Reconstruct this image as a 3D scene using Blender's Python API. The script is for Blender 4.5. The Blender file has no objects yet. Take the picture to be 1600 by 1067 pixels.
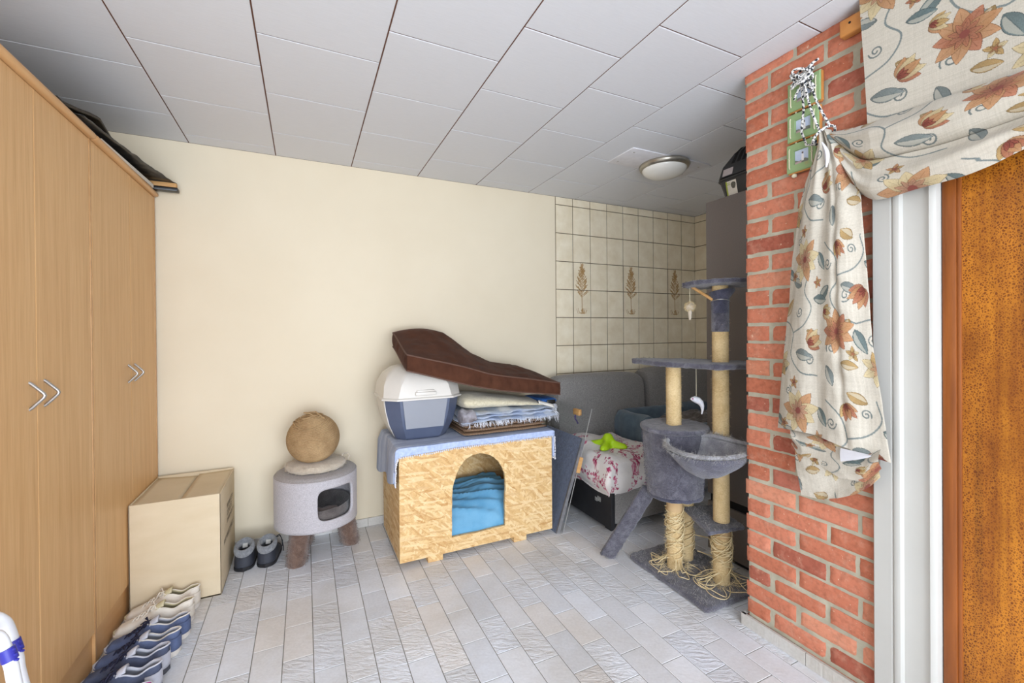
import bpy, bmesh, math, random
import numpy as np
from mathutils import Vector, Matrix, noise as mnoise
random.seed(7)
RNG = np.random.default_rng(7)
SC = bpy.context.scene
COL = SC.collection
PI = math.pi

# ------------------------------------------------------------------ colour
def lin(c):
    c = c / 255.0
    return c / 12.92 if c <= 0.04045 else ((c + 0.055) / 1.055) ** 2.4
def S(r, g, b):
    return (lin(r), lin(g), lin(b), 1.0)
def Sn(a):
    a = np.asarray(a, float) / 255.0
    return np.where(a <= 0.04045, a / 12.92, ((a + 0.055) / 1.055) ** 2.4)

# ------------------------------------------------------------------ materials
class NT:
    def __init__(s, name):
        s.m = bpy.data.materials.new(name); s.m.use_nodes = True
        s.t = s.m.node_tree; s.t.nodes.clear()
        s.out = s.n('ShaderNodeOutputMaterial'); s.b = s.n('ShaderNodeBsdfPrincipled')
        s.l(s.b.outputs[0], s.out.inputs[0])
        s.tc = s.n('ShaderNodeTexCoord')
    def n(s, t, **k):
        x = s.t.nodes.new(t)
        for a, v in k.items(): setattr(x, a, v)
        return x
    def l(s, a, b): s.t.links.new(a, b)
    def put(s, node, key, v):
        if hasattr(v, 'is_linked') or isinstance(v, bpy.types.NodeSocket): s.l(v, node.inputs[key])
        else: node.inputs[key].default_value = v
    def mapping(s, scale=(1, 1, 1), rot=(0, 0, 0), loc=(0, 0, 0), src=None):
        m = s.n('ShaderNodeMapping'); m.inputs['Scale'].default_value = scale
        m.inputs['Rotation'].default_value = rot; m.inputs['Location'].default_value = loc
        s.l(src or s.tc.outputs['Object'], m.inputs[0]); return m.outputs[0]
    def rotscale(s, ang, scale, loc=(0, 0, 0)):
        return s.mapping(scale, (0, 0, 0), loc, s.mapping((1, 1, 1), ang))
    def noise(s, vec, scale=5, detail=4, rough=.55, dist=0):
        x = s.n('ShaderNodeTexNoise'); s.l(vec, x.inputs['Vector'])
        x.inputs['Scale'].default_value = scale; x.inputs['Detail'].default_value = detail
        x.inputs['Roughness'].default_value = rough; x.inputs['Distortion'].default_value = dist
        return x.outputs[0]
    def voro(s, vec, scale=5, feature='F1', out=0):
        x = s.n('ShaderNodeTexVoronoi', feature=feature); s.l(vec, x.inputs['Vector'])
        x.inputs['Scale'].default_value = scale; return x.outputs[out]
    def wave(s, vec, scale, dist=0, direction='X'):
        x = s.n('ShaderNodeTexWave', bands_direction=direction); s.l(vec, x.inputs['Vector'])
        x.inputs['Scale'].default_value = scale; x.inputs['Distortion'].default_value = dist
        return x.outputs[1]
    def ramp(s, fac, stops, interp='LINEAR'):
        x = s.n('ShaderNodeValToRGB'); s.l(fac, x.inputs[0]); e = x.color_ramp; e.interpolation = interp
        while len(e.elements) < len(stops): e.elements.new(.5)
        for el, (p, c) in zip(e.elements, stops):
            el.position = p; el.color = c if len(c) == 4 else (*c, 1)
        return x.outputs[0]
    def mix(s, fac, a, b, mode='MIX'):
        x = s.n('ShaderNodeMix', data_type='RGBA', blend_type=mode)
        s.put(x, 0, fac); s.put(x, 6, a); s.put(x, 7, b); return x.outputs[2]
    def math(s, op, a, b=0.0):
        x = s.n('ShaderNodeMath', operation=op); s.put(x, 0, a); s.put(x, 1, b); return x.outputs[0]
    def attr(s, name):
        return s.n('ShaderNodeAttribute', attribute_name=name)
    def bump(s, h, strength=.3, dist=.002, prev=None):
        x = s.n('ShaderNodeBump'); s.put(x, 'Height', h); s.put(x, 'Strength', strength)
        x.inputs['Distance'].default_value = dist
        if prev is not None: s.l(prev, x.inputs['Normal'])
        return x.outputs[0]
    def fin(s, color, rough=.6, normal=None, metal=0, spec=.4, sheen=0):
        s.put(s.b, 'Base Color', color); s.put(s.b, 'Roughness', rough)
        s.b.inputs['Metallic'].default_value = metal; s.b.inputs['Specular IOR Level'].default_value = spec
        s.b.inputs['Sheen Weight'].default_value = sheen
        if normal is not None: s.l(normal, s.b.inputs['Normal'])
        return s.m

def simple(name, c1, c2=None, scale=20, stretch=(1, 1, 1), rough=.6, bump=0, bscale=80, bdist=.002, metal=0, spec=.4, sheen=0, detail=4, lo=.3, hi=.7):
    k = NT(name); c2 = c2 or tuple(x * .88 for x in c1[:3]) + (1,)
    v = k.mapping(stretch)
    col = k.ramp(k.noise(v, scale, detail), [(lo, c2), (hi, c1)])
    nrm = k.bump(k.noise(v, bscale, 5), bump, bdist) if bump else None
    return k.fin(col, rough, nrm, metal, spec, sheen)

M = {}
M['plaster'] = simple('cream_plaster', S(230, 218, 194), S(224, 211, 186), 1.5, rough=.85, bump=.06, bscale=120, spec=.2)
def m_ceiling():
    k = NT('ceiling_panel'); a = k.attr('Col')
    v = k.mapping((6, 60, 1)); n = k.noise(v, 3, 5)
    c = k.mix(.6, a.outputs[0], k.ramp(n, [(.3, S(214, 215, 219)), (.7, S(221, 222, 226))]))
    return k.fin(c, .5, k.bump(n, .05, .001), spec=.3)
M['ceiling'] = m_ceiling()
M['groove'] = simple('brown_groove', S(104, 68, 52), rough=.8)
def m_floor():
    k = NT('floor_tile'); a = k.attr('Col')
    v = k.mapping((1, 1, 1))
    v2 = k.rotscale((0, 0, .5), (7, 20, 1))
    rip = k.noise(v2, 2.2, 5, .6, 1.2)
    fine = k.noise(v, 90, 4)
    dirt = k.ramp(k.noise(v, 2.6, 5, .6), [(.35, S(236, 232, 226)), (.6, (1, 1, 1, 1))])
    c = k.mix(1.0, a.outputs[0], dirt, 'MULTIPLY')
    c = k.mix(.12, c, k.ramp(fine, [(.3, S(140, 138, 135)), (.7, S(240, 240, 240))]))
    n1 = k.bump(fine, .12, .0008)
    n2 = k.bump(rip, k.math('MULTIPLY', a.outputs['Alpha'], .8), .011, n1)
    r = k.ramp(k.noise(v, 6, 3), [(.3, (.34, .34, .34, 1)), (.7, (.5, .5, .5, 1))])
    return k.fin(c, r, n2, spec=.45)
M['floor'] = m_floor()
M['grout'] = simple('floor_grout', S(150, 148, 142), S(130, 128, 122), 30, rough=.9)
def m_brick():
    k = NT('red_brick'); a = k.attr('Col'); v = k.mapping()
    sp = k.ramp(k.noise(v, 26, 6, .65), [(.5, (0, 0, 0, 1)), (.72, (1, 1, 1, 1))])
    c = k.mix(k.math('MULTIPLY', sp, .5), a.outputs[0], S(206, 152, 128))
    dk = k.ramp(k.noise(v, 60, 5), [(.25, (.72, .72, .72, 1)), (.55, (1, 1, 1, 1))])
    c = k.mix(1.0, c, dk, 'MULTIPLY')
    chips = k.ramp(k.noise(v, 75, 3), [(.68, (0, 0, 0, 1)), (.72, (1, 1, 1, 1))])
    c = k.mix(k.math('MULTIPLY', chips, .6), c, S(226, 198, 170))
    nr = k.bump(k.noise(v, 60, 6, .7), .5, .004)
    return k.fin(c, .85, nr, spec=.2)
M['brick'] = m_brick()
M['mortar'] = simple('grey_mortar', S(190, 184, 164), S(160, 154, 136), 14, rough=.95, bump=.6, bscale=60, bdist=.004, spec=.1)
def m_walltile():
    k = NT('kitchen_wall_tile'); a = k.attr('Col'); v = k.mapping()
    n = k.noise(v, 9, 5, .6)
    c = k.mix(1.0, a.outputs[0], k.ramp(n, [(.3, S(238, 233, 224)), (.7, (1, 1, 1, 1))]), 'MULTIPLY')
    return k.fin(c, .35, k.bump(n, .1, .002), spec=.4)
M['walltile'] = m_walltile()
M['tilegrout'] = simple('brown_tile_grout', S(118, 104, 84), rough=.9)
def m_beech():
    k = NT('beech_wood'); v = k.mapping((14, 14, .55))
    n = k.noise(v, 3.2, 6, .6, .4)
    v2 = k.mapping((90, 90, 1.6)); n2 = k.noise(v2, 4, 3)
    c = k.ramp(n, [(.28, S(203, 155, 102)), (.5, S(217, 172, 118)), (.75, S(225, 183, 131))])
    c = k.mix(.25, c, k.ramp(n2, [(.35, S(188, 138, 86)), (.6, S(227, 186, 134))]))
    return k.fin(c, .42, k.bump(n2, .04, .0006), spec=.35)
M['beech'] = m_beech()
M['beech_edge'] = simple('beech_edge', S(214, 168, 116), S(196, 148, 98), 6, (3, .4, 3), rough=.4)
def m_osb():
    k = NT('osb_board'); base = S(230, 198, 146); c = None
    cols = [S(232, 200, 146), S(222, 184, 126), S(242, 218, 172), S(206, 162, 106)]
    c = k.mix(0.0, base, base)
    nz = k.noise(k.mapping(), 9, 3)
    for i, (rx, th) in enumerate(((.55, .25), (1.35, .42), (-.6, .45), (2.3, .55), (-.05, .68))):
        vv = k.rotscale((0, rx, .2 * i), (13, 13, 85), (i * 3.1, i * 1.7, i))
        wn = k.n('ShaderNodeVectorMath', operation='ADD'); k.l(vv, wn.inputs[0])
        ns = k.n('ShaderNodeVectorMath', operation='SCALE'); k.l(nz, ns.inputs[0]); ns.inputs['Scale'].default_value = .8
        k.l(ns.outputs[0], wn.inputs[1])
        col = k.voro(wn.outputs[0], 1.0, 'F1', 1)
        sep = k.n('ShaderNodeSeparateColor'); k.l(col, sep.inputs[0])
        tone = k.ramp(sep.outputs[0], [(0, cols[i % 4]), (.6, cols[(i + 2) % 4]), (1, S(186, 132, 70))])
        msk = k.math('GREATER_THAN', sep.outputs[1], th)
        c = k.mix(k.math('MULTIPLY', msk, .72), c, tone)
    fine = k.noise(k.rotscale((0, .4, 0), (30, 30, 120)), 3, 4)
    c = k.mix(.2, c, k.ramp(fine, [(.3, S(150, 100, 50)), (.6, S(238, 204, 150))]))
    return k.fin(c, .6, k.bump(fine, .2, .001), spec=.25)
M['osb'] = m_osb()
def m_plush(name, c1, c2, c3, scale=14):
    k = NT(name); v = k.mapping()
    n = k.noise(v, scale, 6, .7, .6); n2 = k.noise(v, 260, 3)
    c = k.ramp(n, [(.3, c2), (.5, c1), (.72, c3)])
    c = k.mix(.3, c, k.ramp(n2, [(.3, c2), (.7, c3)]))
    return k.fin(c, .95, k.bump(n2, .9, .004, k.bump(n, .5, .01)), spec=.05, sheen=.45)
M['plush'] = m_plush('slate_plush', S(84, 82, 92), S(48, 46, 56), S(128, 126, 136), 24)
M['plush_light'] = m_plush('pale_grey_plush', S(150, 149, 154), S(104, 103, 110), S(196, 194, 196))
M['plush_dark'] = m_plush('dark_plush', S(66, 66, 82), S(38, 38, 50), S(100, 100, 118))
M['plush_brown'] = m_plush('brown_plush', S(112, 88, 76), S(80, 60, 52), S(146, 122, 108), 22)
M['plush_beige'] = m_plush('beige_plush', S(206, 192, 172), S(176, 160, 140), S(226, 214, 196), 22)
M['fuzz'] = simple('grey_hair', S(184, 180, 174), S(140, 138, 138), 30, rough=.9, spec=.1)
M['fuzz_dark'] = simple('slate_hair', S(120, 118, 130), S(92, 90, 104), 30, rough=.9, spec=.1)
def m_sisal(name, c1, c2, c3):
    k = NT(name); v = k.mapping((60, 60, 160)); n = k.noise(v, 2, 6, .7)
    n2 = k.noise(k.mapping(), 12, 4)
    c = k.ramp(n, [(.3, c2), (.5, c1), (.75, c3)])
    c = k.mix(.3, c, k.ramp(n2, [(.35, c2), (.65, c3)]))
    return k.fin(c, .85, k.bump(n, .7, .003), spec=.1)
M['sisal'] = m_sisal('sisal_rope', S(214, 186, 138), S(176, 144, 94), S(238, 216, 172))
M['sisal_brown'] = m_sisal('brown_sisal', S(172, 142, 104), S(132, 104, 72), S(202, 174, 134))
M['rope_pale'] = simple('pale_fibre', S(230, 212, 172), S(204, 180, 132), 40, rough=.85, spec=.1)
M['card_tube'] = simple('cardboard_tube', S(200, 170, 128), S(184, 150, 106), 10, rough=.8)
def m_weave(name, c1, c2, sc=600, vert=False):
    k = NT(name); v = k.mapping()
    n = k.noise(v, sc, 2); n2 = k.noise(k.mapping((34, 34, 110)), 3, 5, .7)
    c = k.ramp(n, [(.3, c2), (.7, c1)])
    c = k.mix(.5, c, k.ramp(n2, [(.3, c2), (.7, c1)]))
    return k.fin(c, .9, k.bump(n, .5, .002), spec=.1, sheen=.2)
M['stool_fabric'] = m_weave('grey_tweed', S(208, 204, 208), S(156, 152, 156), 260)
M['stool_top'] = m_weave('grey_tweed_top', S(176, 170, 168), S(134, 129, 127), 260)
M['sofa'] = m_weave('charcoal_tweed', S(150, 146, 142), S(98, 95, 93), 170)
M['cardboard'] = simple('cardboard', S(220, 203, 174), S(212, 194, 163), 5, (1, 1, 3), rough=.8, bump=.05, bscale=60, spec=.15)
M['card_ink'] = simple('dark_print', S(96, 84, 72), rough=.8)
M['steel'] = simple('brushed_steel', S(190, 186, 182), S(170, 166, 162), 40, rough=.35, metal=.85)
M['alu'] = simple('aluminium_edge', S(168, 168, 170), S(140, 140, 144), 40, rough=.4, metal=.6)
M['white_paint'] = simple('white_gloss_paint', S(190, 188, 182), S(184, 182, 176), 3, rough=.35, bump=.05, bscale=30, spec=.4)
M['white_plastic'] = simple('white_plastic', S(216, 211, 203), S(209, 204, 196), 8, rough=.3, spec=.5)
M['white_metal'] = simple('white_coated_tube', S(232, 233, 238), S(222, 224, 230), 8, rough=.3, spec=.5)
M['blue_clip'] = simple('blue_plastic', S(56, 56, 160), rough=.4)
M['navy_plastic'] = simple('slate_blue_plastic', S(88, 97, 120), S(80, 89, 112), 8, rough=.35, spec=.5)
def m_trans():
    k = NT('clear_grey_plastic'); k.fin(S(186, 190, 200), .25, None, 0, .5)
    k.b.inputs['Transmission Weight'].default_value = .45; return k.m
M['clear_grey'] = m_trans()
def m_acryl():
    k = NT('clear_acrylic'); k.fin((.97, .98, .98, 1), .02, None, 0, .5)
    k.b.inputs['Transmission Weight'].default_value = 1.0; k.b.inputs['IOR'].default_value = 1.02; return k.m
M['acrylic'] = m_acryl()
M['pale_wood'] = simple('pale_wood', S(214, 168, 110), S(194, 144, 86), 8, (1, 1, 6), rough=.6)
M['orange_wood'] = simple('orange_wood', S(214, 150, 84), S(190, 124, 62), 10, (6, 1, 1), rough=.5)
M['brown_cloth'] = simple('chocolate_canvas', S(86, 53, 38), S(70, 42, 30), 14, rough=.85, bump=.25, bscale=220, sheen=.03, spec=.12)
M['brown_pipe'] = simple('chocolate_piping', S(98, 70, 57), rough=.7)
M['turq'] = simple('turquoise_cotton', S(122, 178, 212), S(92, 154, 194), 9, rough=.85, bump=.3, bscale=160, sheen=.1, spec=.15)
M['cream_fleece'] = m_plush('cream_fleece', S(222, 212, 182), S(196, 184, 150), S(238, 230, 206), 60)
M['white_fringe'] = simple('white_fringe', S(232, 230, 232), S(206, 210, 222), 60, rough=.9)
def m_rug():
    k = NT('blue_cotton_rug'); v = k.mapping()
    w = k.wave(v, 26, 1.0, 'Y'); n = k.noise(k.mapping((3, 40, 3)), 6, 4)
    c = k.ramp(n, [(.3, S(146, 156, 182)), (.55, S(180, 190, 212)), (.75, S(220, 224, 232))])
    c = k.mix(k.math('MULTIPLY', w, .55), c, S(222, 226, 234))
    big = k.ramp(k.noise(k.mapping((1, 9, 1)), 2, 2), [(.42, (0, 0, 0, 1)), (.55, (1, 1, 1, 1))])
    c = k.mix(k.math('MULTIPLY', big, .45), c, S(136, 150, 182))
    return k.fin(c, .95, k.bump(k.wave(v, 60, .6, 'Y'), .6, .003), spec=.1)
M['rug'] = m_rug()
M['rug_blue'] = simple('blue_woven_border', S(190, 203, 236), S(160, 176, 212), 60, (1, 3, 1), rough=.9, bump=.4, bscale=150)
def m_plaid():
    k = NT('pale_blue_plaid'); v = k.mapping()
    wx = k.ramp(k.wave(v, 2.0, 1.5, 'X'), [(.45, (0, 0, 0, 1)), (.6, (1, 1, 1, 1))])
    wy = k.ramp(k.wave(v, 2.4, 1.5, 'Y'), [(.45, (0, 0, 0, 1)), (.6, (1, 1, 1, 1))])
    c = k.mix(k.math('MULTIPLY', wx, .7), S(216, 220, 228), S(166, 186, 218))
    c = k.mix(k.math('MULTIPLY', wy, .5), c, S(176, 194, 222))
    n = k.noise(v, 160, 3)
    c = k.mix(.18, c, k.ramp(n, [(.3, S(120, 130, 150)), (.7, S(250, 250, 250))]))
    return k.fin(c, .95, k.bump(n, .5, .003), spec=.05, sheen=.2)
M['plaid'] = m_plaid()
def m_stripe():
    k = NT('brown_striped_weave'); v = k.mapping()
    w = k.wave(v, 46, .2, 'X')
    c = k.ramp(w, [(.2, S(112, 82, 64)), (.55, S(166, 128, 100)), (.85, S(206, 180, 150))])
    return k.fin(c, .9, k.bump(w, .5, .003), spec=.1)
M['stripe'] = m_stripe()
M['board_blue'] = m_plush('blue_carpet', S(78, 90, 116), S(56, 66, 90), S(112, 124, 150), 40)
M['black_box'] = simple('black_vinyl', S(42, 42, 44), S(34, 34, 37), 12, rough=.55, bump=.15, bscale=120, spec=.3)
M['black_gloss'] = simple('black_foil', S(34, 32, 31), S(24, 23, 22), 20, rough=.35, bump=.5, bscale=50, spec=.5)
M['dark_board'] = simple('dark_brown_board', S(58, 48, 36), S(46, 38, 28), 12, rough=.6)
M['paper'] = simple('white_paper', S(232, 226, 216), rough=.8)
M['bed_blue'] = simple('dusty_blue_cloth', S(92, 108, 120), S(76, 90, 102), 16, rough=.85, bump=.2, bscale=200, sheen=.3, spec=.1)
M['taupe'] = m_plush('taupe_fleece', S(92, 82, 76), S(70, 62, 58), S(116, 106, 98), 26)
M['lime'] = simple('lime_rubber', S(184, 224, 30), S(172, 210, 26), 10, rough=.4, spec=.4)
M['cabinet'] = simple('anthracite_laminate', S(122, 113, 108), S(114, 106, 101), 200, rough=.6, bump=.15, bscale=300, spec=.3)
M['black_gap'] = simple('black_shadow_gap', S(18, 18, 20), rough=.8)
M['carrier'] = simple('black_carrier_plastic', S(52, 53, 56), S(44, 45, 48), 12, rough=.5, bump=.1, bscale=150)
M['carrier_slot'] = simple('black_slot', S(10, 10, 12), rough=.8)
M['lilac_label'] = simple('pale_sticker', S(196, 186, 188), rough=.5)
M['lime_label'] = simple('label_green', S(178, 190, 70), rough=.5)
M['nickel'] = simple('brushed_nickel', S(176, 170, 158), S(160, 154, 144), 60, rough=.3, metal=.8)
def m_opal():
    k = NT('opal_glass'); k.fin(S(240, 238, 232), .18, None, 0, .5); return k.m
M['opal'] = m_opal()
def m_door():
    k = NT('crackled_brown_varnish'); v = k.mapping((1, 1, 1))
    vs = k.mapping((1, 20, .5)); band = k.noise(vs, 1.8, 5, .65, .3)
    base = k.ramp(band, [(.3, S(98, 44, 8)), (.5, S(152, 80, 14)), (.68, S(196, 120, 24))])
    vv = k.mapping((1, 1.25, .95))
    nz = k.n('ShaderNodeVectorMath', operation='SCALE'); xn = k.n('ShaderNodeTexNoise'); k.l(vv, xn.inputs['Vector']); xn.inputs['Scale'].default_value = 60
    k.l(xn.outputs[1], nz.inputs[0]); nz.inputs['Scale'].default_value = .012
    ad = k.n('ShaderNodeVectorMath', operation='ADD'); k.l(vv, ad.inputs[0]); k.l(nz.outputs[0], ad.inputs[1])
    cr = k.voro(ad.outputs[0], 150, 'DISTANCE_TO_EDGE', 0)
    crm = k.ramp(cr, [(.1, (1, 1, 1, 1)), (.24, (0, 0, 0, 1))])
    pool = k.ramp(k.noise(k.mapping((1, 2.4, 1.2)), 3.2, 4), [(.32, (.25, .25, .25, 1)), (.58, (1, 1, 1, 1))])
    c = k.mix(k.math('MULTIPLY', crm, pool), k.mix(.6, base, S(78, 34, 8)), k.mix(.5, base, S(204, 134, 40)))
    return k.fin(c, .4, k.bump(crm, .15, .001), spec=.4)
M['door'] = m_door()
M['door_edge'] = simple('brown_hardwood', S(146, 82, 34), S(120, 64, 24), 6, (8, 8, .6), rough=.4)
def m_vcol(name, rough=.85, weave=500, sheen=.1):
    k = NT(name); a = k.attr('Col'); n = k.noise(k.mapping(), weave, 2)
    c = k.mix(.12, a.outputs[0], k.mix(1.0, a.outputs[0], k.ramp(n, [(.35, S(180, 180, 180)), (.65, (1, 1, 1, 1))]), 'MULTIPLY'))
    return k.fin(c, rough, k.bump(n, .15, .001), spec=.1, sheen=sheen)
M['floral'] = m_vcol('floral_linen')
M['duvet'] = m_vcol('blossom_cotton', .8, 300)
M['lining'] = simple('lining_and_highlight', S(206, 204, 208), rough=.85)
M['sage'] = simple('distressed_sage_paint', S(146, 172, 122), S(176, 150, 104), 16, rough=.7, bump=.2, bscale=60, lo=.22, hi=.36)
M['photo'] = m_vcol('printed_photo', .3, 50, 0)
M['cord_cream'] = simple('cream_cord', S(232, 224, 196), rough=.8)
def m_rope():
    k = NT('black_and_white_rope'); w = k.n('ShaderNodeTexChecker'); k.l(k.mapping((1, 1, 1)), w.inputs[0])
    w.inputs['Scale'].default_value = 160; w.inputs[1].default_value = S(232, 230, 226); w.inputs[2].default_value = S(48, 52, 60)
    n = k.noise(k.mapping(), 130, 2)
    c = k.ramp(n, [(.44, S(40, 44, 52)), (.5, S(228, 226, 222))])
    return k.fin(c, .8, k.bump(n, .5, .002), spec=.2)
M['rope'] = m_rope()
# shoe materials
M['sh_white'] = simple('off_white_leather', S(236, 229, 217), S(222, 212, 198), 12, rough=.6, bump=.15, bscale=90)
M['sh_lining'] = simple('cream_shoe_lining', S(214, 204, 170), S(196, 184, 146), 20, rough=.9)
M['sh_sole_white'] = simple('white_rubber', S(228, 222, 214), S(206, 200, 192), 20, rough=.6)
M['sh_blue'] = simple('denim_blue_canvas', S(106, 120, 156), S(82, 95, 130), 20, rough=.8, bump=.25, bscale=220)
M['sh_navy'] = simple('navy_mesh', S(84, 92, 116), S(60, 68, 92), 26, rough=.8, bump=.3, bscale=260)
M['sh_greylin'] = simple('grey_shoe_lining', S(204, 205, 214), S(182, 184, 196), 20, rough=.9)
M['sh_grey'] = simple('charcoal_mesh', S(82, 84, 92), S(60, 62, 70), 26, rough=.8, bump=.3, bscale=260)
M['sh_pink'] = simple('magenta_lining', S(196, 52, 150), S(170, 40, 126), 20, rough=.8)
M['sh_darklace'] = simple('navy_laces', S(40, 42, 66), rough=.85)
M['sh_black'] = simple('black_grained_leather', S(62, 65, 74), S(50, 52, 60), 20, rough=.5, bump=.3, bscale=140)
M['fleece_grey'] = m_plush('grey_fleece', S(132, 134, 138), S(96, 98, 104), S(170, 172, 176), 90)
M['sh_inblack'] = simple('black_insole', S(40, 42, 48), rough=.9)

# ------------------------------------------------------------------ mesh builder
def nz3(p, s=1.0, o=0.0):
    return mnoise.noise(Vector((p[0] * s + o, p[1] * s + o * 1.7, p[2] * s - o)))

class MB:
    def __init__(s): s.v = []; s.f = []; s.c = []; s.mi = []
    def add(s, vs, fs, col=None, mi=0):
        b = len(s.v); s.v.extend([tuple(map(float, p)) for p in vs]); s.f.extend([tuple(b + i for i in f) for f in fs])
        s.mi.extend([mi] * len(fs))
        if col is not None: s.c.extend([col] * len(vs))
        return s
    def box(s, lo, hi, bev=0, seg=2, rot=None, piv=None, mi=0):
        bm = bmesh.new(); bmesh.ops.create_cube(bm, size=1)
        lo, hi = Vector(lo), Vector(hi); d = hi - lo; c = (lo + hi) / 2
        for v in bm.verts: v.co = Vector((v.co.x * d.x, v.co.y * d.y, v.co.z * d.z))
        if bev:
            bmesh.ops.bevel(bm, geom=bm.edges[:], offset=min(bev, min(d) * .49), segments=seg, profile=.5, affect='EDGES')
        R = rot or Matrix.Identity(3)
        pv = Vector(piv) if piv is not None else c
        s.bm(bm, lambda p: R @ (p + c - pv) + pv, mi); return s
    def bm(s, bm, fn=lambda p: p, mi=0):
        bm.verts.ensure_lookup_table(); bm.verts.index_update()
        s.add([fn(v.co) for v in bm.verts], [[v.index for v in f.verts] for f in bm.faces], mi=mi); bm.free(); return s
    def grid(s, P, closeu=False, closev=False, cols=None, mi=0, flip=False):
        # P array nu x nv x 3
        P = np.asarray(P, float); nu, nv = P.shape[:2]; b = len(s.v)
        s.v.extend(map(tuple, P.reshape(-1, 3)))
        if cols is not None: s.c.extend(map(tuple, np.asarray(cols).reshape(-1, 4)))
        iu = range(nu if closeu else nu - 1); iv = range(nv if closev else nv - 1); k = 0
        for i in iu:
            i2 = (i + 1) % nu
            for j in iv:
                j2 = (j + 1) % nv
                q = (b + i * nv + j, b + i2 * nv + j, b + i2 * nv + j2, b + i * nv + j2)
                s.f.append(q[::-1] if flip else q); k += 1
        s.mi.extend([mi] * k); return s
    def tube(s, pts, r, n=8, closed=False, cap=True, mi=0):
        pts = [Vector(p) for p in pts]; m = len(pts)
        rs = r if hasattr(r, '__len__') else [r] * m
        up = None; rings = []
        for i, p in enumerate(pts):
            a = pts[i - 1] if (i > 0 or closed) else p; b = pts[(i + 1) % m] if (i < m - 1 or closed) else p
            t = (b - a)
            t = t.normalized() if t.length > 1e-9 else Vector((0, 0, 1))
            if up is None:
                up = Vector((0, 0, 1)) if abs(t.z) < .9 else Vector((1, 0, 0))
            up = (up - t * up.dot(t)); up = up.normalized() if up.length > 1e-6 else t.orthogonal().normalized()
            sd = t.cross(up)
            rings.append([p + (up * math.cos(2 * PI * k / n) + sd * math.sin(2 * PI * k / n)) * rs[i] for k in range(n)])
        b = len(s.v)
        s.grid([[tuple(q) for q in rg] for rg in rings], closeu=closed, closev=True, mi=mi)
        if cap and not closed:
            s.f.append(tuple(b + k for k in range(n))); s.f.append(tuple(b + (m - 1) * n + k for k in reversed(range(n)))); s.mi.extend([mi, mi])
        return s
    def lathe(s, prof, c=(0, 0, 0), n=40, sx=1, sy=1, cap=True, mi=0):
        b = len(s.v)
        P = [[(c[0] + r * sx * math.cos(2 * PI * k / n), c[1] + r * sy * math.sin(2 * PI * k / n), c[2] + z) for k in range(n)] for r, z in prof]
        s.grid(P, closev=True, mi=mi, flip=True)
        if cap:
            s.f.append(tuple(b + k for k in reversed(range(n)))); s.f.append(tuple(b + (len(prof) - 1) * n + k for k in range(n))); s.mi.extend([mi, mi])
        return s
    def prism(s, poly, z0, z1, bev=0, fn=None, mi=0, seg=3):
        bm = bmesh.new(); vs = [bm.verts.new((x, y, z0)) for x, y in poly]; f = bm.faces.new(vs)
        r = bmesh.ops.extrude_face_region(bm, geom=[f])
        for v in r['geom']:
            if isinstance(v, bmesh.types.BMVert): v.co.z = z1
        bmesh.ops.recalc_face_normals(bm, faces=bm.faces[:])
        if bev:
            ed = [e for e in bm.edges if abs(e.verts[0].co.z - e.verts[1].co.z) < 1e-6]
            bmesh.ops.bevel(bm, geom=ed, offset=bev, segments=seg, profile=.5, affect='EDGES')
        return s.bm(bm, fn or (lambda p: p), mi)
    def fibres(s, pts, nrm, length=.02, rad=.0005, jit=.6, droop=.2, seg=3):
        for p, n in zip(pts, nrm):
            d = Vector(n) + Vector(RNG.normal(0, jit, 3)); d.normalize()
            L = length * (.4 + RNG.random() * .9); q = Vector(p); path = [q.copy()]
            for k in range(seg):
                q = q + d * (L / seg); path.append(q.copy())
                d = (d + Vector(RNG.normal(0, .25, 3)) + Vector((0, 0, -droop))).normalized()
            s.tube(path, [rad, rad, rad * .8, rad * .4][:seg + 1], n=3, cap=False)
        return s

def prop(o, label=None, cat=None, group=None, kind=None):
    if label: o['label'] = label
    if cat: o['category'] = cat
    if group: o['group'] = group
    if kind: o['kind'] = kind
    return o
def obj(name, mb, mat, parent=None, smooth=40, world=True, mods=None, colname='Col', recalc=True, weld=0):
    me = bpy.data.meshes.new(name)
    off = Vector((0, 0, 0))
    if parent is not None and world:
        q = parent
        while q is not None: off += q.location; q = q.parent
    me.from_pydata([(x - off.x, y - off.y, z - off.z) for x, y, z in mb.v], [], mb.f)
    mats = mat if isinstance(mat, (list, tuple)) else [mat]
    for m in mats: me.materials.append(M[m] if isinstance(m, str) else m)
    if len(mats) > 1: me.polygons.foreach_set('material_index', mb.mi)
    if mb.c:
        at = me.color_attributes.new(colname, 'FLOAT_COLOR', 'POINT')
        at.data.foreach_set('color', np.asarray(mb.c, np.float32).ravel())
    bm = bmesh.new(); bm.from_mesh(me)
    if weld: bmesh.ops.remove_doubles(bm, verts=bm.verts[:], dist=weld)
    if recalc and len(bm.faces) < 60000: bmesh.ops.recalc_face_normals(bm, faces=bm.faces[:])
    bm.to_mesh(me); bm.free()
    if smooth:
        me.polygons.foreach_set('use_smooth', [True] * len(me.polygons))
        me.set_sharp_from_angle(angle=math.radians(smooth))
    me.update()
    o = bpy.data.objects.new(name, me); COL.objects.link(o)
    if parent is not None: o.parent = parent
    for t, kw in (mods or []):
        md = o.modifiers.new(t.lower(), t)
        for a, v in kw.items(): setattr(md, a, v)
    return o
def thing(name, label, cat, loc, group=None, rz=0):
    o = bpy.data.objects.new(name, None); COL.objects.link(o)
    o.location = loc; o.rotation_euler = (0, 0, rz); o.empty_display_size = .05
    return prop(o, label, cat, group)
def struct(name, mb, mat, **k):
    return prop(obj(name, mb, mat, **k), kind='structure')
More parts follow.
